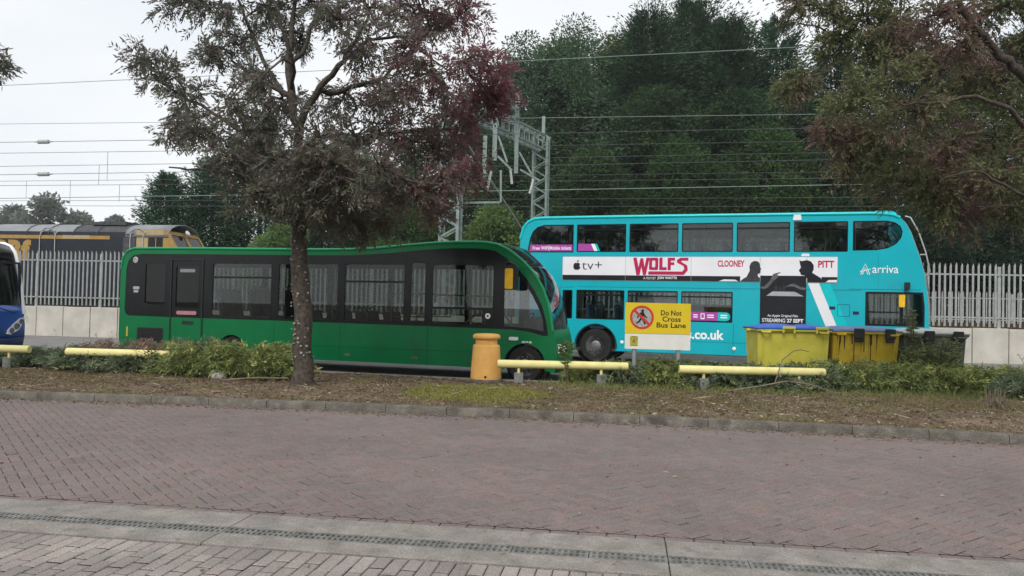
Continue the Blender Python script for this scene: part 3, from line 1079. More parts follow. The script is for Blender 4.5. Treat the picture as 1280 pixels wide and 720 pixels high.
for i, (px, py, Y, rd, bs, lab) in enumerate(CON):
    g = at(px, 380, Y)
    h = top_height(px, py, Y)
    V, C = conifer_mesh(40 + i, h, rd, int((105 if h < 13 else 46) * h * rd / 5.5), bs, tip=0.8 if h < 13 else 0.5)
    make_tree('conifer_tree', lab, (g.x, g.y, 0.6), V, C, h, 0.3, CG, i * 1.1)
LG = 'broadleaf trees beyond the railway'
BRD = [
    (700, 75, 66, 5.4, (0.075, 0.130, 0.059), 'green broadleaf tree in the second row filling the gap beside the portal tip'),
    (430, 190, 68, 6.0, (0.055, 0.104, 0.047), 'green broadleaf tree behind the crown of the purple tree'),
    (600, 120, 68, 6.0, (0.061, 0.111, 0.049), 'green broadleaf tree behind the upper beam of the portal'),
    (560, 150, 60, 5.0, (0.060, 0.101, 0.047), 'broadleaf tree behind the left leg of the lattice portal'),
    (650, 58, 62, 5.2, (0.075, 0.130, 0.073), 'pale green broadleaf tree directly behind the lattice portal'),
    (712, 38, 60, 5.5, (0.079, 0.137, 0.073), 'pale green broadleaf tree left of the tall conifers, its top against the sky'),
    (760, 45, 64, 4.0, (0.102, 0.150, 0.059), 'yellowish broadleaf crown between the pale green trees and the tall conifers'),
    (620, 262, 52, 3.2, (0.109, 0.176, 0.059), 'low bright green bush at the foot of the lattice portal'),
    (505, 262, 52, 3.2, (0.055, 0.111, 0.035), 'low green bush above the roof of the green bus'),
    (350, 285, 50, 2.5, (0.109, 0.182, 0.064), 'small bright bush just left of the main trunk above the green bus roof'),
    (820, 110, 56, 4.6, (0.042, 0.079, 0.032), 'mid green broadleaf crown in front of the shaggy conifer'),
    (920, 120, 55, 4.4, (0.037, 0.074, 0.030), 'mid green broadleaf crown in front of the right tall conifer'),
    (1010, 130, 55, 4.4, (0.033, 0.063, 0.030), 'dull green broadleaf crown below the sky gap'),
    (740, 200, 52, 4.4, (0.040, 0.074, 0.028), 'dark broadleaf tree above the rear of the turquoise bus'),
    (850, 190, 51, 4.6, (0.037, 0.074, 0.026), 'ivy green tree above the middle of the turquoise bus'),
    (955, 170, 52, 4.6, (0.041, 0.080, 0.026), 'mossy green tree above the white stripe of the turquoise bus'),
    (1070, 200, 52, 4.4, (0.026, 0.050, 0.024), 'dark broadleaf tree above the front of the turquoise bus'),
    (1175, 230, 50, 4.2, (0.020, 0.040, 0.023), 'dark shrubby tree behind the fence next to the turquoise bus'),
    (1265, 225, 50, 4.4, (0.020, 0.040, 0.023), 'dark shrubby tree behind the fence at the far right')]
for i, (px, py, Y, rd, bs, lab) in enumerate(BRD):
    g = at(px, 380, Y)
    h = top_height(px, py, Y)
    V, C = leafy_mesh(90 + i, h, rd, int(18 + h * 3.2), 560, bs, 0.06, (0.15, 0.30))
    make_tree('broadleaf_tree', lab, (g.x, g.y, 0.8), V, C, h * 0.92, 0.25, LG, i * 0.7, 'leaf')
FG = 'hazy trees on the left skyline'
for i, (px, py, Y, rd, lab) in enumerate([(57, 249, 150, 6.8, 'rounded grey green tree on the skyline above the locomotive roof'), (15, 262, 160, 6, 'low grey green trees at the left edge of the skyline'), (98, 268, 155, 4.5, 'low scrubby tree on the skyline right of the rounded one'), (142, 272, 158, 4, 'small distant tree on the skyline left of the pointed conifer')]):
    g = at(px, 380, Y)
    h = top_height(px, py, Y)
    V, C = leafy_mesh(150 + i, h, rd, 46, 230, (0.17, 0.19, 0.165), 0.2, (0.5, 1.0))  # pale grey leaf colour has the distance haze painted in
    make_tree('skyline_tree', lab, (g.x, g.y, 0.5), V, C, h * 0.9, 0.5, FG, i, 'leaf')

# ------------------------------------------------------------------ pale air over the whole place
hm = bpy.data.materials.new('haze')
hm.use_nodes = True
ht = hm.node_tree
ht.nodes.clear()
ho = ht.nodes.new('ShaderNodeOutputMaterial')
hv = ht.nodes.new('ShaderNodeVolumePrincipled')
hv.inputs['Color'].default_value = (0.92, 0.96, 1.0, 1)
hv.inputs['Density'].default_value = 0.0004
hv.inputs['Anisotropy'].default_value = 0.3
ht.links.new(hv.outputs[0], ho.inputs['Volume'])
MATS['haze'] = hm
b = MB(); b.box(-310, 310, -310, 310, -1.1, 34)
tag(b.build('haze', 'haze'), kind='stuff')

# ------------------------------------------------------------------ buses
def strip(outline, i0, i1, W, bulge, ny=11, out=0.0, far=None):
    """Skin running across the bus along part of its side outline, bulging outwards between the two sides."""
    n = len(outline)
    rows = []
    for i in range(i0, i1 + 1):
        p = Vector((outline[i][0], outline[i][1]))
        a, c = Vector(outline[max(i - 1, 0)][:2]), Vector(outline[min(i + 1, n - 1)][:2])
        t = (c - a).normalized()
        nrm = Vector((-t.y, t.x))
        bl = outline[i][2] if len(outline[i]) > 2 else bulge
        row = []
        for k in range(ny):
            f = k / (ny - 1)
            f = 0.5 - 0.5 * math.cos(math.pi * f)
            e = 1 - abs(2 * f - 1) ** 3.2
            q = p + nrm * (out + bl * e)
            if far: q.x -= far(p.x) * f ** 3
            row.append((q.x, W * f, q.y))
        rows.append(row)
    return rows[::-1]


def wheel(parent, s, y, r, w=0.26, hub='alloy'):
    b = MB()
    b.lathe([(r * 0.62, -0.0), (r * 0.9, -0.02), (r * 0.98, 0.02), (r, 0.07), (r, w - 0.04), (r * 0.94, w), (r * 0.6, w)], 32, (0, 0, 0), 'y')
    t = b.build('wheel', 'black_rubber', parent, smooth=40)
    t.location = (s, y, r)
    b = MB()
    b.lathe([(r * 0.63, 0.0), (r * 0.60, 0.015), (r * 0.52, 0.07), (r * 0.34, 0.06), (r * 0.30, 0.0), (r * 0.16, -0.03), (0.01, -0.035)], 24, (0, 0, 0), 'y')
    for k in range(10):
        a = 2 * math.pi * k / 10
        b.lathe([(0.016, -0.01), (0.016, 0.06)], 6, (r * 0.43 * math.cos(a), 0, r * 0.43 * math.sin(a)), 'y')
    b.build('rim', hub, t, smooth=40)
    return t


def bus_seat(parent, s, y, z, m, handle='black_plastic', w=0.84, backh=0.72):
    b = MB()
    b.box(s - 0.02, s + 0.42, y, y + w, z + 0.36, z + 0.46)
    M = Matrix.Translation((s, y, z + 0.42)) @ Matrix.Rotation(R(-9), 4, 'Y')
    for k in range(2):
        b.box(-0.07, 0.03, k * w / 2 + 0.012, (k + 1) * w / 2 - 0.012, 0, backh, M)
    b.box(s + 0.05, s + 0.3, y + 0.1, y + w - 0.1, z, z + 0.36)
    o = b.build('seat', m, parent, bevel=0.035)
    b = MB()
    top = M @ Vector((-0.03, 0, backh))
    for k in range(2):
        yy = y + w * (k + 0.5) / 2
        b.tube([(top.x, yy - 0.13, top.z - 0.03), (top.x - 0.03, yy - 0.09, top.z + 0.09), (top.x - 0.03, yy + 0.09, top.z + 0.09), (top.x, yy + 0.13, top.z - 0.03)], 0.016, 6)
    b.build('grab_handle', handle, o)
    return o


def pole(parent, name, pts, m, r=0.018):
    b = MB(); b.tube(pts, r, 6)
    return b.build(name, m, parent)


def window(parent, poly, m='glass_bus', y=0.012, hopper=None, frame='black_gloss', fw=0.02, proud=0.006):
    """A pane set in its opening, with rubber frame and, if any, the bar of its opening top light."""
    b = MB(); b.sheet(poly, (), y, y + 0.006)
    o = b.build('window', m, parent)
    cx = sum(p[0] for p in poly) / len(poly); cz = sum(p[1] for p in poly) / len(poly)
    hx = max(p[0] for p in poly) - cx; hz = max(p[1] for p in poly) - cz
    inner = [(cx + (p[0] - cx) * (1 - fw / hx), cz + (p[1] - cz) * (1 - fw / hz)) for p in poly]
    b = MB(); b.sheet(poly, [inner], -proud, y - 0.001)
    if hopper:
        x0, x1 = min(p[0] for p in poly), max(p[0] for p in poly)
        b.box(x0 + fw, x1 - fw, -proud, y - 0.001, hopper - 0.022, hopper + 0.022)
    b.build('frame', frame, o)
    return o


# --- green single-decker
GW = 2.45
GY = R(-18)
gb = thing('single_decker_bus', 'dark green single decker bus with a curved black glass front behind the main tree', 'bus', (0.2917, 16.599, 0), GY)
GOUT = [(-10.45, 0.28), (-10.52, 0.63), (-10.52, 1.3), (-10.51, 2.3), (-10.45, 2.6), (-10.32, 2.76), (-10.1, 2.82), (-9, 2.815), (-8, 2.81), (-6, 2.79), (-4.9, 2.78), (-4.1, 2.785), (-3.6, 2.80),
        (-3.2, 2.835), (-2.8, 2.87), (-2.4, 2.90), (-2.0, 2.928), (-1.6, 2.94), (-1.2, 2.942), (-0.9, 2.93), (-0.65, 2.885), (-0.45, 2.80), (-0.29, 2.70), (-0.12, 2.57), (0.05, 2.41), (0.20, 2.24), (0.36, 1.98), (0.47, 1.70), (0.54, 1.42), (0.59, 1.11),
        (0.64, 0.92), (0.68, 0.72), (0.69, 0.5), (0.65, 0.24)]
def gfar(s):
    f = max(0.0, min(1.0, (s + 1.2) / 1.6))
    return 0.38 * f * f * (3 - 2 * f)


# camera side: outline order rear-bottom over the roof to front-bottom, then the wheel arches back along the sill
sill = [(0.6, 0.24)] + arc(0, 0.37, 0.45, -12, 192, 18) + [(-0.6, 0.28), (-6.6, 0.28)] + arc(-7.2, 0.34, 0.43, -8, 188, 18) + [(-7.8, 0.28)]
side = GOUT + sill
band = [(-10.36, 1.30), (-10.34, 2.3), (-10.28, 2.5), (-10.14, 2.63), (-9.9, 2.67), (-8, 2.665), (-6, 2.65), (-4.1, 2.645), (-3.2, 2.69), (-2.4, 2.76), (-1.7, 2.80), (-1.2, 2.80), (-0.9, 2.785), (-0.68, 2.74),
        (-0.42, 2.58), (-0.2, 2.39), (0.0, 2.18), (0.2, 1.9), (0.36, 1.6), (0.45, 1.3), (0.50, 1.0), (0.40, 0.985), (0.1, 1.06), (-0.25, 1.10), (-0.62, 1.105), (-3, 1.12), (-6, 1.135), (-9, 1.14), (-10.25, 1.15), (-10.33, 1.2)]
b = MB(); b.sheet(side, [band], -0.012, 0.05)
b.build('side_panel', 'green_paint', gb, bevel=0.01)
GWIN = [(rect(-9.78, -9.14, 1.42, 2.46, 0.05), 'glass_dark', None), (rect(-8.86, -8.16, 1.36, 2.40, 0.05), 'glass_dark', None), (rect(-7.80, -6.14, 1.17, 2.46, 0.04), 'glass_bus', 2.12), (rect(-5.98, -4.40, 1.17, 2.46, 0.04), 'glass_bus', None),
        (rect(-4.26, -2.76, 1.17, 2.46, 0.04), 'glass_bus', 2.06), (rect(-2.64, -2.26, 1.17, 2.50, 0.04), 'glass_bus', None), (rect(-2.12, -0.70, 1.16, 2.46, 0.04), 'glass_bus', 1.52),
        ([(-0.5, 1.16), (0.1, 1.12), (0.42, 1.07), (0.40, 1.3), (0.30, 1.55), (0.15, 1.82), (-0.02, 2.07), (-0.2, 2.27), (-0.3, 2.36), (-0.5, 2.40)], 'glass_screen', None)]
b = MB(); b.sheet(band, [w[0] for w in GWIN], -0.004, 0.03)
b.build('window_surround', 'black_gloss', gb)
for p, m, hp in GWIN:
    window(gb, p, m, 0.012, hp, proud=0.008)
# far side, the same openings
farp = lambda L_: [(p[0] - gfar(p[0]), p[1]) for p in L_]
b = MB(); b.sheet(farp(GOUT) + [(0.16, 0.24)] + arc(-0.3, 0.37, 0.45, -12, 192, 18) + sill[20:], [farp(band)], GW - 0.05, GW + 0.012)
b.build('side_panel', 'green_paint', gb)
b = MB(); b.sheet(farp(band), [rect(-9.9, -8.1, 1.17, 2.46), rect(-7.95, -6.14, 1.17, 2.46), rect(-6.0, -4.4, 1.17, 2.46), rect(-4.26, -2.3, 1.17, 2.46), rect(-2.12, -0.9, 0.5 + 0.67, 2.46), farp(GWIN[7][0])], GW - 0.03, GW + 0.004)
b.build('window_surround', 'black_gloss', gb)
for r_ in ((-9.9, -8.1), (-7.95, -6.14), (-6.0, -4.4), (-4.26, -2.3), (-2.12, -0.9)):
    b = MB(); b.sheet(rect(*r_, 1.17, 2.46), (), GW - 0.02, GW - 0.014)
    b.build('window', 'glass_bus', gb)
b = MB(); b.sheet(farp(GWIN[7][0]), (), GW - 0.02, GW - 0.014)
b.build('window', 'glass_screen', gb)
b = MB(); b.grid(strip(GOUT, 0, 5, GW, 0.05))
b.build('rear_panel', 'green_paint', gb, smooth=60, solid=0.03)
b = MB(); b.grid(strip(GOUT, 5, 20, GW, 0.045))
b.build('roof', 'green_trim_lit', gb, smooth=60, solid=0.03)
b = MB(); b.grid(strip([(*p, 0.04 + 0.0 * k / 10) for k, p in enumerate(GOUT[20:27])], 0, 4, GW, 0.1, far=gfar))
b.build('destination_panel', 'black_gloss', gb, smooth=60, solid=0.02)
b = MB(); b.grid(strip([(*p, 0.045) for k, p in enumerate(GOUT[24:31])], 0, 5, GW, 0.14, far=gfar))
b.build('windscreen', 'glass_screen', gb, smooth=60)
b = MB(); b.grid(strip([(*p, 0.06) for p in GOUT[29:]], 0, 4, GW, 0.06, far=gfar))
b.build('front_panel', 'green_front', gb, smooth=60, solid=0.03)
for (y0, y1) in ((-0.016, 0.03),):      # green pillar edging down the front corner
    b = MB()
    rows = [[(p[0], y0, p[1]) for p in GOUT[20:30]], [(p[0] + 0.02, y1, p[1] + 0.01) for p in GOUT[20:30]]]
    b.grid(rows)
    b.build('front_pillar', 'green_trim_lit', gb, solid=0.02)
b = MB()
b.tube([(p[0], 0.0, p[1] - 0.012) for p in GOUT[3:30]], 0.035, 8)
b.build('roof_edge', 'green_trim_lit', gb, smooth=50)
b = MB()
b.box(-10.4, 0.35, 0.06, GW - 0.06, 0.30, 0.36)
b.build('floor', 'interior_dark', gb)
b = MB()
b.sheet([(p[0], p[1] - 0.07) for p in GOUT[6:20]] + [(p[0], p[1] - 0.10) for p in GOUT[6:20]][::-1], (), 0.08, GW - 0.08)
b.build('ceiling', 'interior_grey', gb)
b = MB(); b.box(-8.0, -7.95, 0.06, GW - 0.06, 0.36, 1.04); b.box(-10.4, -7.95, 0.06, GW - 0.06, 0.98, 1.04)
b.build('bulkhead', 'interior_dark', gb)
# seam lines and small fittings
b = MB()
for s in (-8.95, -8.02, -6.05, -4.33, -2.2):
    b.box(s - 0.006, s + 0.006, -0.0155, -0.0125, 0.3, 1.10)
b.box(-6.55, -0.62, -0.0155, -0.0125, 0.592, 0.604)
b.box(-10.45, -8.97, -0.0155, -0.0125, 0.30, 0.306)
b.build('panel_seam', 'seam', gb)
b = MB(); b.sheet(rect(-8.99, -8.04, 0.33, 2.56, 0.03), [rect(-8.955, -8.075, 0.36, 2.525, 0.03)], -0.024, -0.013)
b.build('emergency_door_seal', 'black_plastic', gb)
b = MB(); b.sheet(rect(-9.95, -9.17, 0.52, 0.87, 0.05), (), -0.022, -0.013)
b.build('engine_grille', 'black_plastic', gb)
b = MB()
for k in range(9):
    b.box(-9.9, -9.22, -0.03, -0.023, 0.545 + k * 0.035, 0.56 + k * 0.035)
b.build('grille_slat', 'black_rubber', gb)
b = MB(); b.sheet(rect(-8.62, -8.30, 0.98, 1.06, 0.02), (), -0.022, -0.013)
b.build('door_handle', 'black_plastic', gb)
b = MB(); b.sheet(rect(-8.80, -8.22, 1.21, 1.30, 0.04), (), -0.014, -0.0065)
b.build('exit_sticker', 'pink_sticker', gb)
b = MB(); b.sheet(rect(-8.74, -8.3, 2.23, 2.31, 0.01), (), 0.005, 0.011)
b.build('exit_sign', 'interior_grey', gb)
b = MB(); b.sheet(rect(-10.12, -9.93, 1.80, 1.87, 0.02), (), -0.012, -0.005); b.sheet(rect(-10.10, -9.96, 1.72, 1.78, 0.02), (), -0.012, -0.005)
b.build('side_vent', 'chrome_grey', gb)
b = MB(); b.lathe([(0.075, 0.0), (0.08, -0.02), (0.05, -0.03), (0.045, -0.02), (0.0, -0.015)], 16, (-10.06, -0.004, 2.52), 'y')
b.build('camera_lens', 'chrome_grey', gb)
b = MB(); b.sheet(rect(-10.28, -10.23, 0.64, 0.88, 0.01), (), -0.022, -0.013)
b.build('rear_marker', 'sign_olive', gb)
for s in (-4.2, -2.55):
    b = MB(); b.sheet(rect(s, s + 0.14, 0.40, 0.45, 0.01), (), -0.024, -0.013)
    b.build('side_marker', 'dead_wood', gb)
b = MB(); b.sheet(rect(-0.34, -0.14, 0.88, 0.95, 0.025), (), -0.035, -0.013)
b.build('indicator', 'lamp_glass', gb)
b = MB()
for k in range(3): b.sheet(rect(-0.06 + k * 0.075, 0.0 + k * 0.075, 0.83 + (k % 2) * 0.01, 0.87), (), -0.016, -0.0125)
b.build('side_badge', 'rail_grey', gb)
b = MB(); b.lathe([(0.06, 0.0), (0.06, -0.004)], 16, (-0.83, 0.004, 1.37), 'y'); 
b.build('round_sticker', 'letter_white', gb)
b = MB(); b.lathe([(0.022, 0.0), (0.022, -0.003)], 10, (-0.83, -0.002, 1.37), 'y')
b.build('round_sticker_mark', 'letter_black', gb)
b = MB(); b.sheet(rect(-6.42, -4.0 - 1.2, 0.245, 0.28), (), 0.0, 0.03)
b.build('sill_strip', 'black_plastic', gb)
b = MB()
for k, (s, z, y) in enumerate(((0.80, 0.78, 0.16), (0.86, 0.72, 0.30))):
    b.lathe([(0.085, -0.03), (0.09, 0.015), (0.06, 0.02), (0.055, 0.005), (0.0, 0.0)], 14, (0, 0, 0))
hl = None
b = MB()
for k, y in enumerate((0.10, 0.26)):
    M = Matrix.Translation((0.70 + 0.035 * k, y, 0.73)) @ Matrix.Rotation(R(60 - 20 * k), 4, 'Z').inverted() @ Matrix.Rotation(R(78), 4, 'Y')
    q = MB(); q.lathe([(0.09, -0.06), (0.095, 0.0), (0.07, 0.012), (0.06, 0.0), (0.0, -0.008)], 16)
    b.add([M @ Vector(p) for p in q.v], q.f)
b.build('headlight', 'lamp_glass', gb, smooth=40)
# mirror on its arm
b = MB(); b.tube([(-0.42, -0.01, 2.46), (-0.32, -0.22, 2.50), (-0.15, -0.30, 2.44), (-0.10, -0.30, 2.2)], 0.022, 8)
mr = b.build('mirror_arm', 'black_plastic', gb)
b = MB(); b.sheet(rect(-0.36, -0.08, 1.92, 2.42, 0.05), (), -0.37, -0.30)
b.build('mirror', 'black_plastic', mr, bevel=0.015)
b = MB(); b.sheet(rect(-0.34, -0.17, 1.94, 2.36, 0.03), (), -0.385, -0.371)
b.build('mirror_back', 'mirror_yellow', mr)
for s, y in ((0.0, 0.03), (-7.2, 0.05), (0.0, GW - 0.30), (-7.2, GW - 0.32)):
    wheel(gb, s if y < 1 or s < -1 else s - 0.3, y, 0.385 if s == 0 else 0.38)
for s in (0.0, -7.2):
    b = MB(); b.lathe([(0.48, 0.22), (0.48, 0.5)], 24, (s, 0, 0.4), 'y')
    b.build('wheel_housing', 'black_rubber', gb)
for s in (-5.3, -4.5, -3.9):
    bus_seat(gb, s, 0.12, 0.36, 'seat_grey', backh=0.62); bus_seat(gb, s, GW - 0.98, 0.36, 'seat_grey', backh=0.62)
for s in (-7.6, -6.75):
    bus_seat(gb, s, 0.12, 0.75, 'seat_grey', backh=0.70); bus_seat(gb, s, GW - 0.98, 0.75, 'seat_grey', backh=0.70)
for y in (0.55, GW - 0.55):
    pole(gb, 'handrail', [(-3.35, y, 0.4), (-3.35, y, 1.75), (-3.25, y, 1.82), (-2.55, y, 1.82), (-2.45, y, 1.75), (-2.45, y, 1.3), (-3.35, y, 1.3)], 'rail_ochre')
    pole(gb, 'handrail', [(-2.1, y, 1.80), (-1.0, y, 1.80), (-0.92, y, 1.7), (-0.92, y, 0.5)], 'rail_ochre')
    pole(gb, 'handrail', [(-1.55, y, 1.2), (-1.3, y, 1.38), (-1.1, y, 1.38), (-0.95, y, 1.2)], 'rail_ochre')
for s, y in ((-5.1, 0.98), (-3.1, 1.0), (-1.6, 1.0), (-1.25, GW - 0.4)):
    pole(gb, 'grab_pole', [(s, y, 0.36), (s, y, 2.7)], 'rail_ochre' if s < -2 else 'rail_grey')
# cab: driver's seat, dashboard, steering wheel
b = MB()
b.box(-0.75, -0.3, 0.35, 0.85, 0.5, 0.95); b.box(-0.85, -0.72, 0.38, 0.82, 0.9, 1.62); b.box(-0.84, -0.75, 0.47, 0.73, 1.64, 1.85)
b.build('driver_seat', 'seat_grey', gb, bevel=0.05)
b = MB()
b.sheet([(-0.06, 0.36), (0.22, 0.36), (0.22, 1.0), (0.22, 1.10), (0.22, 1.24), (0.14, 1.36), (0.04, 1.38), (-0.08, 1.25)], (), 0.12, GW - 0.3)
b.build('dashboard', 'interior_grey', gb, bevel=0.05)
b = MB()
c0 = Vector((-0.12, 0.6, 1.30))
b.tube([c0 + Vector((0.10 * math.cos(a), 0.22 * math.sin(a), 0.19 * math.cos(a) * 0.8)) for a in [2 * math.pi * k / 24 for k in range(25)]], 0.017, 6)
b.build('steering_wheel', 'black_plastic', gb)
b = MB(); b.box(-0.98, -0.93, 0.06, 1.0, 0.36, 1.5)
b.build('cab_screen', 'interior_dark', gb)

# --- turquoise double-decker
DW = 2.5
DY = R(-19)
db = thing('double_decker_bus', 'turquoise double decker bus with a long white film advert on its side', 'bus', (2.47, 23.34, 0), DY)
DOUT = [(-2.33, 0.30), (-2.40, 0.9), (-2.41, 2.0), (-2.40, 3.2), (-2.37, 3.65), (-2.28, 3.98), (-2.14, 4.15), (-1.95, 4.23), (-1.7, 4.255), (0, 4.26), (2, 4.26), (4, 4.255), (6, 4.25), (7.3, 4.245), (7.6, 4.235), (7.85, 4.20), (8.0, 4.12), (8.14, 3.96), (8.26, 3.72), (8.36, 3.42), (8.48, 3.05), (8.58, 2.68), (8.65, 2.2), (8.69, 1.8), (8.70, 1.30), (8.69, 0.8), (8.62, 0.3)]
dsill = arc(6.0, 0.5, 0.58, -14, 194, 18) + arc(0, 0.5, 0.60, -14, 194, 20)
DUP = [[(-2.14, 3.21), (-0.72, 3.21), (-0.72, 4.03), (-1.62, 4.03), (-1.84, 3.97), (-1.98, 3.84), (-2.06, 3.66), (-2.11, 3.42)]]
for a, c in ((-0.62, 0.84), (0.94, 2.33), (2.43, 3.82), (3.92, 5.31), (5.41, 6.76)):
    DUP.append(rect(a, c, 3.22, 4.03, 0.03))
DUP.append([(6.88, 3.25), (7.45, 3.26), (7.72, 3.31), (7.92, 3.42), (8.04, 3.58), (8.07, 3.74), (8.02, 3.88), (7.90, 3.98), (7.70, 4.03), (6.88, 4.03)])
DLO = [rect(-1.02, -0.72, 1.26, 2.10, 0.03), rect(-0.60, 0.82, 1.26, 2.11, 0.03), rect(0.92, 2.34, 1.26, 2.11, 0.03), rect(2.44, 3.84, 1.26, 2.11, 0.03)]
DCAB = [(7.20, 1.28), (8.60, 1.28), (8.60, 1.8), (8.56, 2.17), (7.20, 2.17)]
for y0, y1 in ((-0.012, 0.04), (DW - 0.04, DW + 0.012)):
    b = MB(); b.sheet(DOUT + dsill, DUP + DLO + [DCAB], y0, y1)
    b.build('side_panel', 'teal_paint', db, bevel=0.008)
for k, p in enumerate(DUP):
    window(db, p, 'glass_teal_bus', 0.012, 3.87 if 0 < k < 6 else None, fw=0.028, proud=0.016)
for k, p in enumerate(DLO):
    window(db, p, 'glass_teal_bus', 0.012, 1.96 if k else None, fw=0.028, proud=0.016)
window(db, DCAB, 'glass_bus', 0.012, None, fw=0.05, proud=0.016)
b = MB()
b.sheet(rect(8.02, 8.10, 1.3, 2.15), (), -0.014, 0.011); b.box(7.2, 8.0, -0.014, 0.011, 1.62, 1.66)
b.build('cab_pillar', 'black_gloss', db)
for p in DUP + DLO + [DCAB]:
    b = MB(); b.sheet(p, (), DW - 0.02, DW - 0.014)
    b.build('window', 'glass_teal_bus', db)
b = MB(); b.grid(strip(DOUT, 0, 6, DW, 0.05))
b.build('rear_panel', 'teal_paint', db, smooth=60, solid=0.03)
b = MB(); b.grid(strip(DOUT, 6, 16, DW, 0.04))
b.build('roof', 'teal_paint', db, smooth=60, solid=0.03)
b = MB(); b.grid(strip([(*p, 0.14) for p in DOUT[16:]], 0, 5, DW, 0.14))
b.build('upper_windscreen', 'glass_teal_bus', db, smooth=60)
b = MB(); b.grid(strip([(*p, 0.16) for p in DOUT[16:]], 5, 6, DW, 0.14))
b.build('destination_panel', 'black_gloss', db, smooth=60)
b = MB(); b.grid(strip([(*p, 0.16) for p in DOUT[16:]], 6, 8, DW, 0.14))
b.build('windscreen', 'glass_screen', db, smooth=60)
b = MB(); b.grid(strip([(*p, 0.16) for p in DOUT[16:]], 8, 10, DW, 0.14))
b.build('front_panel', 'teal_paint', db, smooth=60, solid=0.03)
b = MB(); b.tube([(p[0], 0.01, p[1] - 0.02) for p in DOUT[4:17]], 0.05, 8)
b.build('roof_edge', 'teal_light', db, smooth=50)
b = MB(); b.sheet([(7.35, 4.23), (7.95, 4.20), (7.92, 4.28), (7.8, 4.315), (7.45, 4.32)], (), 0.2, DW - 0.2)
b.build('roof_pod', 'teal_light', db, bevel=0.02)
b = MB()
b.tube([(8.12, -0.02, 4.14), (8.24, -0.06, 4.10), (8.42, -0.08, 3.75), (8.60, -0.08, 3.2), (8.70, -0.08, 2.72), (8.68, -0.06, 2.62), (8.60, -0.02, 2.60)], 0.018, 8)
b.tube([(8.62, -0.08, 3.14), (8.48, -0.01, 3.14)], 0.02, 6)
b.build('branch_guard', 'chrome_grey', db, smooth=50)
b = MB(); b.box(-2.3, 8.5, 0.05, DW - 0.05, 0.34, 0.42)
b.build('floor', 'interior_dark', db)
b = MB(); b.box(-2.3, 8.45, 0.05, DW - 0.05, 2.36, 2.46)
b.build('upper_floor', 'interior_grey', db)
b = MB(); b.box(-2.2, 7.8, 0.08, DW - 0.08, 4.14, 4.17)
b.build('ceiling', 'interior_pale', db)
b = MB(); b.box(-2.25, -1.1, 0.05, DW - 0.05, 0.42, 2.34); b.box(7.12, 7.16, 0.05, 1.1, 0.42, 2.2)
b.build('bulkhead', 'interior_dark', db)
for k in range(12):
    s = -1.7 + k * 0.77
    for y in (0.12, DW - 0.98):
        bus_seat(db, s, y, 2.46, 'seat_blue', 'rail_grey', backh=0.66)
for k, s in enumerate((-0.2, 0.65, 1.55, 2.4, 3.3)):
    for y in (0.12, DW - 0.98):
        bus_seat(db, s, y, 0.62, 'seat_sky' if (k == 0 and y < 1) else 'seat_blue', 'rail_grey', backh=0.66)
for s in (-1.1, 1.1, 3.0, 4.4, 5.9, 6.4, 7.0):
    pole(db, 'grab_pole', [(s, 1.0 if int(s) % 2 else 1.5, 2.46), (s, 1.0 if int(s) % 2 else 1.5, 4.14)], 'rail_grey', 0.022)
for s0, s1, y in ((4.6, 5.3, 0.9), (5.45, 6.2, 0.9)):
    pole(db, 'handrail', [(s0, y, 2.5), (s0, y, 3.42), (s1, y, 3.42)], 'rail_grey', 0.024)
pole(db, 'handrail', [(6.2, 0.7, 3.2), (6.25, 0.7, 3.5), (6.2, 0.7, 3.7), (6.22, 0.7, 4.1)], 'rail_grey', 0.02)
pole(db, 'handrail', [(-0.55, 0.3, 1.98), (0.75, 0.3, 1.98)], 'interior_pale', 0.03)
b = MB(); b.box(1.25, 2.3, 0.06, 0.1, 1.3, 1.93)
b.build('notice_board', 'interior_pale', db)
b = MB(); b.box(2.5, 3.1, 1.2, 1.25, 1.4, 1.75); b.box(3.2, 3.8, 1.2, 1.25, 1.4, 1.75)
b.build('cream_panel', 'interior_pale', db)
b = MB(); b.box(7.3, 7.75, 0.4, 0.9, 0.6, 1.2); b.box(7.22, 7.34, 0.42, 0.88, 1.1, 1.9)
b.build('driver_seat', 'seat_grey', db, bevel=0.05)
b = MB(); b.sheet([(8.1, 0.42), (8.66, 0.42), (8.66, 1.2), (8.3, 1.35), (8.1, 1.25)], (), 0.1, DW - 0.1)
b.build('dashboard', 'interior_dark', db)
b = MB(); b.sheet(rect(7.98, 8.12, 1.78, 2.10, 0.03), (), -0.20, -0.12)
mm = b.build('mirror', 'mirror_yellow', db)
b = MB(); b.tube([(8.2, 0.0, 2.35), (8.18, -0.14, 2.3), (8.06, -0.16, 2.08)], 0.02, 6); b.box(8.12, 8.24, -0.19, -0.02, 2.25, 2.42)
b.build('mirror_arm', 'black_plastic', mm)
b = MB(); b.sheet(rect(8.14, 8.24, 1.36, 1.56, 0.02), (), 0.1, 0.2)
b.build('ticket_machine', 'lid_blue', db)
for s, y in ((0, 0.03), (6.0, 0.03), (0, DW - 0.3), (6.0, DW - 0.3)):
    wheel(db, s, y, 0.49, 0.28)
for s in (0, 6.0):
    b = MB(); b.lathe([(0.63, 0.24), (0.63, 0.6)], 24, (s, 0, 0.5), 'y')
    b.build('wheel_housing', 'black_rubber', db)
b = MB(); b.sheet(arc(0, 0.5, 0.632, -10, 190, 24) + arc(0, 0.5, 0.605, 190, -10, 24), (), -0.02, -0.0125)
b.build('arch_lip', 'black_rubber', db)
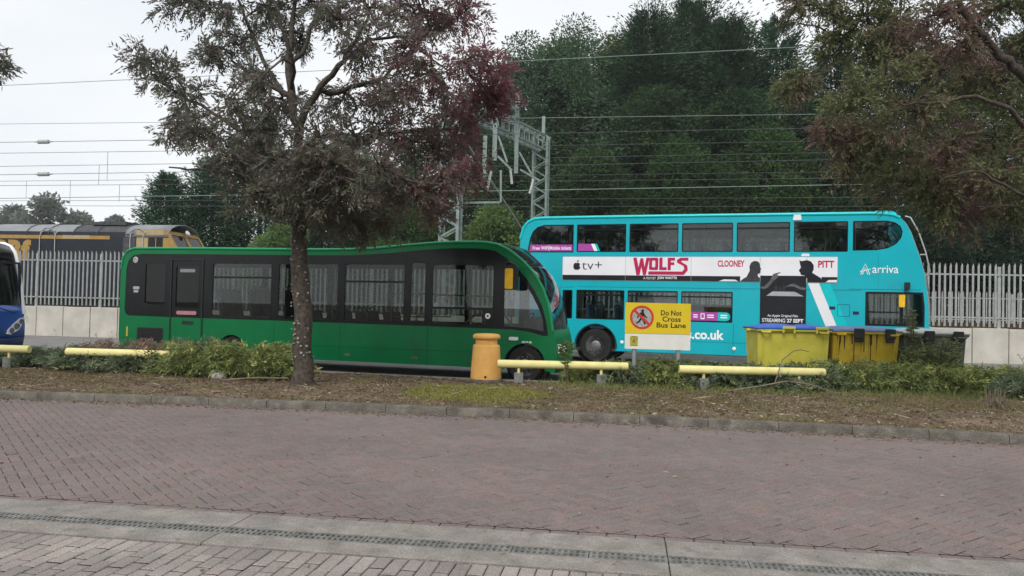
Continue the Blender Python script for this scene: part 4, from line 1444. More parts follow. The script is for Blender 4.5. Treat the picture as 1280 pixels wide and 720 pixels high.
# panel seams
b = MB()
for s in (0.88, 2.39, 3.87, 5.76, 7.05, 4.56):
    b.box(s - 0.006, s + 0.006, -0.0150, -0.0125, 0.4, 1.24)
b.box(-0.55, 7.1, -0.0150, -0.0125, 2.195, 2.207); b.box(0.75, 5.3, -0.0150, -0.0125, 0.70, 0.71)
b.box(7.5, 7.506, -0.0150, -0.0125, 2.3, 3.2); b.box(6.8, 8.5, -0.015, -0.0125, 2.225, 2.237); b.box(-1.1, -1.09, -0.015, -0.0125, 1.2, 2.2); b.box(-1.1, -0.66, -0.015, -0.0125, 2.18, 2.19)
b.build('panel_seam', 'teal_seam', db)
for s, z in ((0.78, 0.62), (3.90, 0.55)):
    b = MB(); b.lathe([(0.045, 0.0), (0.05, -0.02), (0.0, -0.03)], 12, (s, -0.012, z), 'y')
    b.build('side_reflector', 'letter_white', db)
b = MB(); b.sheet(rect(6.52, 6.83, 1.50, 1.83, 0.02), [rect(6.535, 6.815, 1.515, 1.815, 0.02)], -0.017, -0.0125)
b.build('filler_flap', 'teal_seam', db)
for s, z in ((6.32, 1.68), (6.90, 1.56)):
    b = MB(); b.sheet(rect(s, s + 0.15, z, z + 0.085), (), -0.017, -0.0125)
    b.build('flap_catch', 'navy', db)
# the advert
AZ0, AZ1 = 2.40, 3.075
b = MB(); b.sheet(rect(-1.04, 6.52, AZ0 - 0.012, AZ1 + 0.012), (), -0.020, -0.0125)
ad = b.build('advert_board', 'ad_seam', db)
for a, c in ((-1.03, 0.835), (0.845, 2.695), (2.705, 4.545), (4.555, 5.745), (5.755, 6.51)):
    b = MB(); b.sheet(rect(a, c, AZ0, AZ1), (), -0.0245, -0.0205)
    b.build('advert_sheet', 'ad_white', ad)
for a, c in ((-1.03, 0.835), (0.845, 2.695), (2.705, 4.03), (6.12, 6.51)):
    b = MB(); b.sheet(rect(a, c, AZ0, AZ0 + 0.145), (), -0.0275, -0.0248)
    b.build('advert_base_band', 'ad_black', ad)
b = MB(); b.sheet(rect(4.56, 5.74, 1.25, AZ0 + 0.17), (), -0.0275, -0.0215)
b.build('advert_drop_panel', 'ad_black', ad)
text('lettering', 'tv+', 0.60, 0.235, 'letter_black', ad, (-0.45, -0.0252, 2.70), bold=-0.006)
# small fruit emblem before the letters
b = MB()
out = []
for k in range(44):
    a = 2 * math.pi * k / 44
    x, z = math.cos(a), math.sin(a)
    rr_ = 0.105 * (1 + 0.10 * abs(math.sin(a)) - 0.20 * math.exp(-((a - math.pi / 2) / 0.30) ** 2) - 0.12 * math.exp(-((a - 1.5 * math.pi) / 0.22) ** 2))
    p = [x * rr_ * 1.02, z * rr_]
    if (p[0] - 0.135) ** 2 + (p[1] - 0.015) ** 2 < 0.058 ** 2:
        an = math.atan2(p[1] - 0.015, p[0] - 0.135)
        p = [0.135 - 0.058 * abs(math.cos(an)), 0.015 + 0.058 * math.sin(an)]
    out.append((-0.60 + p[0], 2.80 + p[1]))
b.sheet(out, (), -0.0272, -0.0248)
b.sheet([(-0.600, 2.915), (-0.598, 2.945), (-0.575, 2.975), (-0.545, 2.985), (-0.548, 2.955), (-0.572, 2.922)], (), -0.0272, -0.0248)
b.build('emblem', 'letter_black', ad)
# big title: condensed letters, last one swept into an underline
zT, zB, zU = 3.055, 2.70, 2.60
b = MB()
x = 1.06
b.sheet([(x, zT), (x + .10, zT), (x + .16, 2.78), (x + .21, zT - .02), (x + .29, zT - .02), (x + .33, 2.78), (x + .38, zT), (x + .47, zT), (x + .37, 2.555), (x + .29, 2.555), (x + .24, 2.80), (x + .19, 2.555), (x + .10, 2.555)], (), -0.0280, -0.0248)
b.sheet(rect(x + .46, x + .72, zB, zT, .045), [rect(x + .545, x + .635, zB + .08, zT - .08, .03)], -0.0280, -0.0248)
b.sheet([(x + .75, zT), (x + .84, zT), (x + .84, zB + .085), (x + .96, zB + .085), (x + .96, zB), (x + .75, zB)], (), -0.0280, -0.0248)
b.sheet([(x + .985, zT), (x + 1.19, zT), (x + 1.19, zT - .085), (x + 1.075, zT - .085), (x + 1.075, 2.925), (x + 1.17, 2.925), (x + 1.17, 2.845), (x + 1.075, 2.845), (x + 1.075, zB), (x + .985, zB)], (), -0.0280, -0.0248)
b.sheet([(x + 1.56, zT), (x + 1.35, zT), (x + 1.245, zT - .06), (x + 1.245, zT - .14), (x + 1.43, 2.82), (x + 1.45, 2.74), (x + 1.40, 2.665), (x + .45, 2.665), (x + .43, 2.57), (x + 1.44, 2.57), (x + 1.55, 2.70), (x + 1.53, 2.84), (x + 1.36, zT - .115), (x + 1.38, zT - .085), (x + 1.56, zT - .085)], (), -0.0280, -0.0248)
b.build('title_lettering', 'crimson', ad)
text('lettering', 'A FILM BY', 0.36, 0.07, 'ad_white', ad, (1.36, -0.0282, 2.435), bold=0.0)
text('lettering', 'JON WATTS', 0.55, 0.095, 'ad_white', ad, (1.76, -0.0282, 2.425), bold=0.03)
text('lettering', 'CLOONEY', 0.72, 0.185, 'crimson', ad, (3.42, -0.0252, 2.80), bold=0.035)
text('lettering', 'PITT', 0.40, 0.19, 'crimson', ad, (6.03, -0.0252, 2.79), bold=0.035)
text('lettering', 'An Apple Original Film', 0.78, 0.085, 'ad_white', ad, (4.76, -0.0282, 1.435), bold=0.01)
text('lettering', 'STREAMING', 0.60, 0.105, 'ad_white', ad, (4.62, -0.0282, 1.305), bold=0.015)
text('lettering', '27 SEPT', 0.42, 0.105, 'ad_white', ad, (5.26, -0.0282, 1.305), bold=0.04)
# two plain dark figures facing each other across a table
b = MB()
b.sheet([(4.03, AZ0 + 0.002), (4.10, 2.47), (4.20, 2.53), (4.24, 2.62), (4.28, 2.70), (4.27, 2.82), (4.31, 2.92), (4.38, 2.965), (4.47, 2.965), (4.53, 2.92), (4.545, 2.86), (4.55, 2.80), (4.585, 2.745), (4.56, 2.72), (4.565, 2.66), (4.53, 2.62), (4.49, 2.61), (4.50, 2.54), (4.552, 2.50), (4.552, AZ0 + 0.002)], (), -0.0285, -0.0278)
b.build('left_figure', 'ad_dark', ad)
b = MB()
b.sheet([(5.76, AZ0 + 0.002), (5.76, 2.50), (5.70, 2.58), (5.60, 2.60), (5.58, 2.67), (5.545, 2.71), (5.60, 2.80), (5.58, 2.87), (5.555, 2.99), (5.62, 2.965), (5.74, 2.995), (5.85, 2.96), (5.92, 2.86), (5.92, 2.74), (5.88, 2.66), (5.94, 2.62), (6.10, 2.52), (6.16, AZ0 + 0.002)], (), -0.0315, -0.0286)
b.build('right_figure', 'ad_black', ad)
b = MB()
b.sheet([(4.72, 2.02), (4.88, 2.14), (5.45, 2.14), (5.68, 2.02)], (), -0.0295, -0.0278)
b.build('table_shape', 'ad_grey', ad)
b = MB()
b.sheet([(4.57, 2.27), (4.66, 2.27), (4.80, 2.42), (4.90, 2.62), (5.06, 2.665), (5.09, 2.655), (5.0, 2.61), (5.03, 2.54), (4.92, 2.44), (4.76, 2.24), (4.66, 2.20), (4.57, 2.22)], (), -0.0315, -0.0298)
b.sheet([(5.73, 2.20), (5.60, 2.20), (5.45, 2.27), (5.34, 2.29), (5.18, 2.25), (5.36, 2.35), (5.44, 2.36), (5.60, 2.27), (5.73, 2.25)], (), -0.0315, -0.0298)
b.build('arm_shape', 'ad_mid', ad)
b = MB()
b.sheet(rect(4.92, 5.0, 2.145, 2.30), (), -0.0312, -0.0298); b.sheet(rect(5.06, 5.10, 2.145, 2.26), (), -0.0312, -0.0298); b.sheet(rect(5.14, 5.2, 2.145, 2.33), (), -0.0312, -0.0298)
b.build('bottle_shape', 'ad_dark', ad)
b = MB(); b.sheet([(6.22, AZ0 + .004), (6.5, AZ0 + .004), (6.5, 2.47), (6.30, 2.465)], (), -0.0315, -0.0286); b.sheet([(3.45, AZ0 + .004), (3.98, AZ0 + .004), (3.90, 2.45), (3.6, 2.455)], (), -0.0315, -0.0286)
b.build('plate_shape', 'ad_white', ad)
# painted stripes
b = MB()
b.sheet([(5.78, 2.38), (6.06, 2.38), (6.55, 1.15), (6.27, 1.15)], (), -0.0160, -0.0125)
b.build('white_stripe', 'ad_white', db)
b = MB(); b.sheet([(5.60, 3.10), (5.82, 3.10), (5.80, 3.17), (5.62, 3.17)], (), -0.0165, -0.0125)
b.build('white_stripe', 'ad_white', db)
b = MB(); b.sheet([(5.38, 4.07), (5.60, 4.07), (5.58, 4.22), (5.40, 4.22)], (), -0.0460, -0.0125)
b.build('white_stripe', 'ad_white', db)
b = MB(); b.sheet([(6.07, 2.38), (6.33, 2.38), (6.82, 1.15), (6.56, 1.15)], (), -0.0160, -0.0125)
b.build('pale_stripe', 'teal_light', db)
text('lettering', 'arrivabus.co.uk', 2.16, 0.27, 'letter_white', db, (1.46, -0.0145, 0.775), bold=0.03)
text('lettering', 'arriva', 0.62, 0.20, 'letter_white', db, (7.36, -0.0145, 2.66), bold=0.0)
b = MB()
for dx, dz, f in ((0, 0, 1), (0.045, -0.02, 0.62)):
    b.tube([(7.08 + dx, -0.015, 2.62), (7.19, -0.015, 2.90 - dx * 2.2), (7.30 - dx, -0.015, 2.62)], 0.012, 5)
b.tube([(7.06, -0.015, 2.70), (7.18, -0.015, 2.72), (7.32, -0.015, 2.76)], 0.01, 5)
b.build('emblem', 'letter_white', db)
b = MB(); b.sheet([(-2.08, 3.245), (-0.75, 3.245), (-0.75, 3.44), (-2.05, 3.44)], (), -0.0045, 0.011)
mg = b.build('window_notice', 'magenta', db)
text('lettering', 'Free WiFi', 0.50, 0.10, 'letter_white', mg, (-1.98, -0.006, 3.29), bold=0.02)
text('lettering', 'Mobile tickets', 0.66, 0.10, 'letter_white', mg, (-1.45, -0.006, 3.29), bold=0.02)
b = MB(); b.box(-1.475, -1.465, -0.006, -0.0046, 3.25, 3.435)
b.build('divider', 'letter_white', mg)
b = MB(); b.sheet([(-0.585, 3.25), (-0.10, 3.25), (-0.20, 3.46), (-0.585, 3.46)], (), -0.0045, 0.011)
mg = b.build('window_notice', 'magenta', db)
b = MB(); b.sheet([(-0.095, 3.25), (0.0, 3.25), (-0.085, 3.46), (-0.195, 3.46)], (), -0.0045, 0.011)
b.build('white_flash', 'letter_white', mg)
b = MB(); b.sheet([(0.005, 3.25), (0.08, 3.25), (-0.02, 3.46), (-0.08, 3.46)], (), -0.0045, 0.011)
b.build('blue_flash', 'teal_light', mg)
b = MB(); b.sheet(rect(2.47, 3.45, 1.30, 1.54), (), -0.0045, 0.011)
mg = b.build('window_notice', 'magenta', db)
b = MB(); b.sheet([(3.452, 1.30)] + arc(3.66, 1.42, 0.12, -90, 90, 8) + [(3.452, 1.54)], (), -0.0045, 0.011)
b.build('teal_tab', 'teal_light', mg)
b = MB(); b.sheet(rect(2.98, 3.09, 1.34, 1.50, 0.02), [rect(3.0, 3.07, 1.37, 1.48, 0.01)], -0.007, -0.0046)
for k in range(2):
    b.box(2.78, 2.90, -0.007, -0.0046, 1.38 + k * 0.06, 1.41 + k * 0.06); b.box(3.16, 3.34, -0.007, -0.0046, 1.38 + k * 0.06, 1.41 + k * 0.06); b.box(3.52, 3.70, -0.007, -0.0046, 1.38 + k * 0.06, 1.41 + k * 0.06)
for r_ in (0.10, 0.065, 0.03):
    b.sheet(arc(2.63, 1.36, r_, 45, 135, 8) + arc(2.63, 1.36, r_ - 0.022, 135, 45, 8), (), -0.007, -0.0046)
b.build('icons', 'letter_white', mg)

# --- blue single-decker at the left edge, only its front corner in view
BW = 2.45
BY = R(-13)
far = onz(29, 433, 0.25)
far.z = 0
bx = Vector((math.cos(BY), math.sin(BY), 0)); byv = Vector((-math.sin(BY), math.cos(BY), 0))
bo = far - byv * (BW - 0.02) - bx * 0.10
nb = thing('blue_bus', 'blue single decker bus with white topped windscreen frame, only its front corner showing', 'bus', bo, BY)
BOUT = [(-9.4, 0.3), (-9.5, 0.8), (-9.5, 2.3), (-9.4, 2.7), (-9.1, 2.90), (-8, 2.93), (-4, 2.95), (-0.9, 2.95), (-0.62, 2.93), (-0.42, 2.86), (-0.28, 2.70), (-0.20, 2.45), (-0.12, 2.1), (-0.04, 1.7), (0.02, 1.3), (0.06, 1.1), (0.10, 0.8), (0.10, 0.5), (0.05, 0.25)]
bs = arc(-2.6, 0.45, 0.52, -14, 194, 14) + arc(-7.2, 0.45, 0.52, -14, 194, 14)
bwin = [rect(a, a + 1.35, 1.2, 2.45, 0.04) for a in (-9.0, -7.5, -6.0, -4.5, -3.0)] + [[(-1.5, 1.12), (-0.10, 1.12), (-0.17, 1.8), (-0.30, 2.40), (-0.40, 2.46), (-1.5, 2.46)]]
for y0, y1 in ((-0.01, 0.04), (BW - 0.04, BW + 0.01)):
    b = MB(); b.sheet(BOUT + bs, bwin, y0, y1)
    b.build('side_panel', 'blue_paint', nb)
for w_ in bwin:
    window(nb, w_, 'glass_bus', 0.012)
    b = MB(); b.sheet(w_, (), BW - 0.02, BW - 0.014)
    b.build('window', 'glass_bus', nb)
for nm, a, c, m, bl in (('rear_panel', 0, 3, 'blue_paint', 0.05), ('roof', 3, 9, 'white_paint', 0.05), ('destination_panel', 9, 11, 'black_gloss', 0.12), ('windscreen', 11, 14, 'glass_screen', 0.14), ('front_panel', 14, 17, 'blue_paint', 0.16), ('bumper', 17, 18, 'navy', 0.18)):
    b = MB(); b.grid(strip([(*p, bl) for p in BOUT], a, c, BW, bl))
    b.build(nm, m, nb, smooth=60, solid=0.0 if 'screen' in nm else 0.03)
for y in (0.03, BW - 0.03):
    b = MB(); b.tube([(p[0] + 0.03, y, p[1]) for p in BOUT[7:16]], 0.05, 8)
    b.build('white_pillar', 'white_paint', nb, smooth=50)
for y0 in (BW - 0.82, BW - 0.78):
    pass
b = MB(); b.bar((0.06, BW - 0.62, 1.1), (-0.10, BW - 0.62, 2.45), 0.12)
b.build('screen_pillar', 'black_plastic', nb)
b = MB(); b.bar((-0.02, BW - 0.1, 2.42), (-0.02 + 0.1, BW / 2, 2.42), 0.05); b.bar((-0.08, BW - 0.06, 2.40), (0.05, BW - 0.06, 1.1), 0.05)
b.build('screen_seal', 'black_plastic', nb)
b = MB()
q = [(BW - 0.72, 0.60), (BW - 0.60, 0.58), (BW - 0.30, 0.70), (BW - 0.10, 0.90), (BW - 0.06, 1.02), (BW - 0.22, 0.99), (BW - 0.50, 0.84), (BW - 0.68, 0.70)]
def bfront(y, z, out):
    e = 1 - abs(2 * y / BW - 1) ** 3.2
    return (0.10 - max(0, z - 0.8) * 0.13 + 0.165 * e + out, y, z)
b.add([bfront(y, z, 0.03) for y, z in q] + [bfront(y, z, -0.05) for y, z in q], [tuple(range(8)), tuple(range(15, 7, -1))] + [(i, i + 8, (i + 1) % 8 + 8, (i + 1) % 8) for i in range(8)])
hl = b.build('headlight', 'lamp_glass', nb)
b = MB()
for y, z, r_ in ((BW - 0.57, 0.68, 0.075), (BW - 0.38, 0.79, 0.08), (BW - 0.20, 0.91, 0.065)):
    c = bfront(y, z, 0.03)
    M = Matrix.Translation(c) @ Matrix.Rotation(R(90), 4, 'Y')
    qq = MB(); qq.lathe([(r_, -0.02), (r_, 0.012), (r_ * 0.8, 0.016), (r_ * 0.55, 0.004), (0, 0.0)], 14)
    b.add([M @ Vector(p) for p in qq.v], qq.f)
b.build('lamp', 'alloy', hl)
b = MB(); b.tube([bfront(BW - 0.4, 1.12, 0.04), bfront(BW - 0.75, 1.2, 0.06), bfront(BW - 1.2, 1.35, 0.05)], 0.014, 5)
b.build('wiper', 'black_plastic', nb)
b = MB(); b.box(-9.3, 0, 0.05, BW - 0.05, 0.32, 0.4); b.box(-0.35, 0.02, 0.1, BW - 0.1, 0.4, 1.08)
b.build('floor', 'interior_dark', nb)
for s, y in ((-2.6, 0.03), (-7.2, 0.03), (-2.6, BW - 0.3), (-7.2, BW - 0.3)):
    wheel(nb, s, y, 0.45)

# ------------------------------------------------------------------ the two ash trees in the planting bed
def ash_tree(label, base, limbs, blobs, seed, tintf, dens=1.0, trunk_i=0, leafl=(0.08, 0.145)):
    rnd = random.Random(seed)
    r = np.random.default_rng(seed)
    t = thing('ash_tree', label, 'tree', base)
    B = Vector(base)
    allp = []
    for i, (pts, rads) in enumerate(limbs):
        P = []
        for k, q in enumerate(pts):
            P.append(at(q[0], q[1], q[2]) if len(q) == 3 else Vector(q[:3]))
        # smooth by midpoint subdivision with a little wander
        Q, RR = [P[0]], [rads[0]]
        for k in range(len(P) - 1):
            for f in (1 / 3, 2 / 3, 1):
                p = P[k].lerp(P[k + 1], f)
                ra = rads[k] + (rads[k + 1] - rads[k]) * f
                if f < 1: p += Vector((rnd.gauss(0, 1), rnd.gauss(0, 1), rnd.gauss(0, 1))) * 0.022
                Q.append(p); RR.append(ra)
        b = MB()
        b.tube([p - B for p in Q], RR, 12 if i == trunk_i else 8)
        b.build('trunk' if i == trunk_i else 'limb', 'bark', t, smooth=70)
        for p, ra in zip(Q, RR):
            if ra < 0.115: allp.append((p, ra))
    tw = MB()
    LP, LD, LL, LW_, LC = [], [], [], [], []
    for (px, py, rp, dy) in blobs:
        Y = B.y + dy
        c = at(px, py, Y)
        rad = rp / 1000 * Y
        n0 = min(allp, key=lambda q: (q[0] - c).length + (0.5 if q[0].z > c.z + 0.5 else 0))
        a = n0[0]
        mid = a.lerp(c, 0.5) + Vector((rnd.gauss(0, .12), rnd.gauss(0, .12), 0.1 + rnd.gauss(0, .1)))
        ra = min(n0[1] * 0.75, 0.04)
        tw.tube([a - B, mid - B, c - B], [ra, ra * 0.75, ra * 0.5], 6)
        nt = int(11 + 9 * rad)
        for k in range(nt):
            d = Vector((rnd.gauss(0, 1), rnd.gauss(0, 1), rnd.gauss(0, 0.8))).normalized()
            e = c + d * rad * rnd.uniform(0.65, 1.08)
            s0 = (mid.lerp(c, rnd.uniform(0.3, 1.0)))
            m1 = s0.lerp(e, 0.55) + Vector((rnd.gauss(0, .06), rnd.gauss(0, .06), rnd.uniform(0, .14)))
            tw.tube([s0 - B, m1 - B, e - B], [0.013, 0.009, 0.003], 4, False)
            # leaves sit along the twig, opposite and drooping
            nl = int(dens * (9 + 10 * rad) * rnd.uniform(0.6, 1.35))
            for j in range(nl):
                f = rnd.random() ** 0.7
                p = s0.lerp(m1, f / 0.55) if f < 0.55 else m1.lerp(e, (f - 0.55) / 0.45)
                p = p + Vector((rnd.gauss(0, .07), rnd.gauss(0, .07), rnd.gauss(0, .06)))
                ld = (e - s0).normalized() * 0.6 + Vector((rnd.gauss(0, .6), rnd.gauss(0, .6), rnd.gauss(-0.35, .5)))
                ld.normalize()
                rl = rnd.uniform(0.16, 0.27)
                side = ld.cross(Vector((rnd.gauss(0, 1), rnd.gauss(0, 1), rnd.gauss(0, 1)))).normalized()
                tint = tintf(p, rnd)
                for q in range(9):
                    pos = p + ld * rl * (0.25 + 0.75 * (q // 2) / 4) + Vector((0, 0, -0.03 * (q // 2) / 4))
                    dd = ld if q == 8 else (ld * 0.75 + side * (1 if q % 2 else -1) * 0.8 + Vector((0, 0, rnd.gauss(-.12, .15))))
                    LP.append(pos); LD.append(dd); LC.append(tint)
    n = len(LP)
    LP = np.array([tuple(p - B) for p in LP]); LD = np.array([tuple(p) for p in LD]); LC = np.array(LC) * r.uniform(0.8, 1.2, (n, 1))
    V = leaf_quads(LP, LD, r.uniform(*leafl, n), r.uniform(0.02, 0.038, n), r)
    tw.build('twigs', 'twig', t)
    quads('foliage', V, LC, 'leaf', t)
    return t


def mixc(a, b, f): return tuple(x + (y - x) * f for x, y in zip(a, b))


def main_tint(p, rnd):
    f = max(0, min(1, (p.x + 2.6) / 3.0 + rnd.gauss(0, 0.22)))          # green grey on the left, crimson on the right
    g = max(0, min(1, (4.6 - p.z) / 2.2 + rnd.gauss(0, 0.2)))
    c = mixc((0.15, 0.155, 0.122) if rnd.random() > 0.16 else (0.165, 0.115, 0.125), (0.215, 0.072, 0.10), f)
    c = mixc(c, (0.115, 0.112, 0.068), g * (1 - 0.6 * max(0, f - 0.4)) * 0.85)
    return c


TY = 13.91
base = (-3.57, 13.91, 0.1)
limbs = [
    ([(380, 486, TY), (379, 470, TY), (378, 420, TY), (375, 340, TY), (374, 300, TY + .02), (374, 230, TY + .05), (372, 180, TY + .05), (366, 130, TY + .1), (360, 70, TY + .15), (366, 20, TY + .2), (372, -40, TY + .3)],
     [0.235, 0.18, 0.162, 0.15, 0.13, 0.088, 0.08, 0.074, 0.055, 0.04, 0.022]),
    ([(372, 285, TY), (355, 258, TY - .15), (342, 225, TY - .3), (325, 200, TY - .5), (300, 175, TY - .6)], [0.085, 0.062, 0.048, 0.034, 0.02]),
    ([(370, 165, TY), (388, 128, TY - .2), (408, 100, TY - .35), (424, 81, TY - .45), (438, 60, TY - .6), (452, 36, TY - .7), (470, 0, TY - .9)], [0.072, 0.064, 0.052, 0.045, 0.036, 0.03, 0.02]),
    ([(366, 136, TY + .1), (355, 116, TY + .1), (335, 106, TY + .2), (315, 95, TY + .3), (295, 80, TY + .4), (282, 62, TY + .5)], [0.055, 0.048, 0.042, 0.035, 0.025, 0.015]),
    ([(352, 112, TY + .15), (336, 90, TY + .3), (318, 48, TY + .4), (306, 22, TY + .5), (298, -10, TY + .6)], [0.045, 0.038, 0.032, 0.026, 0.02]),
    ([(400, 112, TY - .1), (418, 116, TY + .2), (450, 106, TY + .4), (481, 97, TY + .6), (512, 70, TY + .8), (537, 38, TY + 1.0)], [0.05, 0.05, 0.042, 0.035, 0.028, 0.018]),
    ([(364, 112, TY + .1), (366, 80, TY - .3), (350, 30, TY - .5), (340, -20, TY - .6)], [0.04, 0.036, 0.03, 0.02]),
    ([(360, 90, TY + .15), (385, 50, TY + .3), (398, 10, TY + .4), (410, -30, TY + .5)], [0.05, 0.04, 0.03, 0.02]),
    ([(424, 81, TY - .45), (460, 50, TY - .6), (500, 45, TY - .8), (560, 88, TY - 1.0)], [0.035, 0.028, 0.022, 0.012]),
    ([(374, 262, TY), (340, 236, TY - .4), (295, 216, TY - .7), (250, 211, TY - .9), (211, 209, TY - 1.0)], [0.045, 0.036, 0.028, 0.022, 0.012]),
    ([(374, 235, TY), (420, 215, TY - .5), (475, 215, TY - .8), (540, 230, TY - 1.0)], [0.06, 0.045, 0.034, 0.018]),
    ([(373, 200, TY), (425, 180, TY + .6), (500, 165, TY + 1.0), (580, 160, TY + 1.3)], [0.06, 0.05, 0.036, 0.02]),
    ([(372, 210, TY), (330, 180, TY + .5), (280, 150, TY + .8), (235, 125, TY + 1.0), (195, 100, TY + 1.1)], [0.06, 0.046, 0.036, 0.026, 0.014]),
    ([(374, 270, TY), (380, 245, TY + .3), (384, 200, TY + .5), (395, 160, TY + .6)], [0.06, 0.05, 0.04, 0.02]),
    ([(345, 229, TY - .3), (330, 262, TY - .5), (318, 285, TY - .6)], [0.02, 0.015, 0.008]),
]
blobs = [(180, 74, 26, .9), (205, 100, 34, 1.0), (238, 128, 38, .9), (225, 165, 26, .6), (255, 175, 34, .5), (262, 70, 28, .4), (225, 8, 30, .3), (268, 18, 40, .5), (300, 50, 30, .4), (295, 125, 42, -.4), (300, 170, 42, .6), (285, 200, 26, -.7),
         (335, 165, 42, -.6), (345, 205, 38, .7), (320, 245, 34, -.5), (355, 250, 38, -.3), (335, 12, 38, .5), (385, 0, 45, .3), (372, 55, 24, .8), (420, 25, 34, -.5), (455, 70, 26, -.9), (425, 130, 34, .8),
         (400, 170, 44, -.7), (445, 175, 48, .4), (395, 225, 48, .2), (435, 240, 48, -.6), (410, 275, 30, -.2), (455, 285, 24, .2), (480, 210, 52, -.8), (480, 130, 44, .8), (500, 170, 48, .9), (520, 245, 42, -.6), (485, 265, 34, .4),
         (465, 20, 42, -.8), (505, 60, 44, -.9), (515, 15, 46, .4), (555, 30, 44, .8), (585, 10, 36, .2), (540, 95, 46, -.9), (585, 75, 36, -.6), (560, 140, 46, 1.1), (595, 118, 34, .4), (622, 100, 24, .2), (622, 128, 18, .3), (540, 185, 44, .5), (575, 180, 34, .9), (585, 215, 24, .2), (555, 228, 32, -.5), (545, 262, 20, .4), (322, 100, 26, -.8), (355, 130, 26, .9), (520, -25, 50, 0), (420, -30, 50, .2), (320, -30, 50, .3), (500, 118, 30, -1.1), (365, 215, 36, -1.2), (400, 195, 36, -1.3), (425, 225, 40, -1.4), (385, 255, 34, -1.1)]
ash_tree('purple leaved ash tree with a lichen spotted trunk in front of the green bus', base, limbs, blobs, 11, main_tint, 0.70, leafl=(0.07, 0.125))
# pale lichen patches on the trunk
trunk_root = [o for o in bpy.data.objects if o.name.startswith('ash_tree')][0]
rnd = random.Random(4)
b = MB()
for k in range(54):
    y = rnd.choice([rnd.uniform(300, 460), rnd.uniform(320, 455)])
    p = at(378.2 - (470 - y) * 0.025 + 0.0, y, TY) - Vector(base)
    ra = 0.158 + 0.016 * (y - 330) / 130 + 0.004
    a = R(rnd.uniform(200, 340))
    n = Vector((math.cos(a), math.sin(a), 0)); tt = Vector((-n.y, n.x, 0))
    c = p + n * ra
    s = rnd.uniform(0.008, 0.026)
    m = rnd.randint(6, 9)
    pts = [c + tt * s * rnd.uniform(.6, 1.1) * math.cos(2 * math.pi * i / m) + Vector((0, 0, s * rnd.uniform(.5, 1.0) * math.sin(2 * math.pi * i / m))) + n * 0.004 for i in range(m)]
    b.add(pts + [q - n * 0.02 for q in pts], [tuple(range(m))] + [(i, i + m, (i + 1) % m + m, (i + 1) % m) for i in range(m)])
b.build('lichen_patches', 'lichen', trunk_root)


def right_tint(p, rnd):
    q = noise.noise((p.x * 0.9 + 3, p.y * 0.9, p.z * 0.9))
    c = mixc((0.125, 0.155, 0.065), (0.20, 0.12, 0.11), max(0, min(1, 0.14 + q * 2.0 + rnd.gauss(0, .2))))
    return mixc(c, (0.15, 0.135, 0.09), rnd.random() * 0.5)


RY = 12.6
rb = (9.05, RY, 0.1)
limbs = [
    ([(1352, 498, RY), (1350, 470, RY), (1347, 380, RY), (1345, 300, RY), (1343, 220, RY), (1338, 150, RY), (1330, 80, RY), (1322, 0, RY)], [0.26, 0.21, 0.18, 0.165, 0.15, 0.12, 0.09, 0.05]),
    ([(1343, 190, RY), (1310, 120, RY - .3), (1280, 95, RY - .5), (1262, 75, RY - .6), (1236, 55, RY - .7), (1215, 30, RY - .8), (1198, 0, RY - .9)], [0.11, 0.09, 0.075, 0.065, 0.06, 0.055, 0.04]),
    ([(1345, 250, RY), (1300, 190, RY - .6), (1262, 135, RY - .9), (1220, 120, RY - 1.1), (1175, 128, RY - 1.2), (1130, 132, RY - 1.3)], [0.06, 0.048, 0.036, 0.028, 0.022, 0.01]),
    ([(1345, 230, RY), (1290, 210, RY + .6), (1220, 205, RY + 1.0), (1140, 200, RY + 1.2), (1070, 180, RY + 1.3)], [0.07, 0.055, 0.042, 0.03, 0.015]),
    ([(1343, 160, RY), (1290, 110, RY + .6), (1220, 85, RY + 1.0), (1140, 70, RY + 1.2), (1060, 45, RY + 1.3), (1000, 30, RY + 1.3)], [0.08, 0.065, 0.05, 0.036, 0.024, 0.01]),
    ([(1345, 320, RY), (1310, 262, RY - .6), (1270, 240, RY - .9), (1228, 215, RY - 1.1), (1180, 222, RY - 1.3)], [0.045, 0.036, 0.026, 0.018, 0.008]),
    ([(1345, 330, RY), (1300, 270, RY - .3), (1262, 258, RY - .4), (1225, 262, RY - .6)], [0.03, 0.024, 0.016, 0.007]),
    ([(1338, 140, RY), (1290, 40, RY + .3), (1262, -20, RY + .4)], [0.08, 0.06, 0.04]),
    ([(1220, 205, RY + 1.0), (1160, 235, RY + .8), (1110, 235, RY + .7)], [0.03, 0.02, 0.01]),
    ([(1060, 45, RY + 1.3), (1030, 75, RY + 1.2), (995, 108, RY + 1.1)], [0.016, 0.01, 0.006]),
    ([(1130, 132, RY - 1.3), (1095, 105, RY - 1.3), (1058, 98, RY - 1.3)], [0.012, 0.009, 0.004]),
]
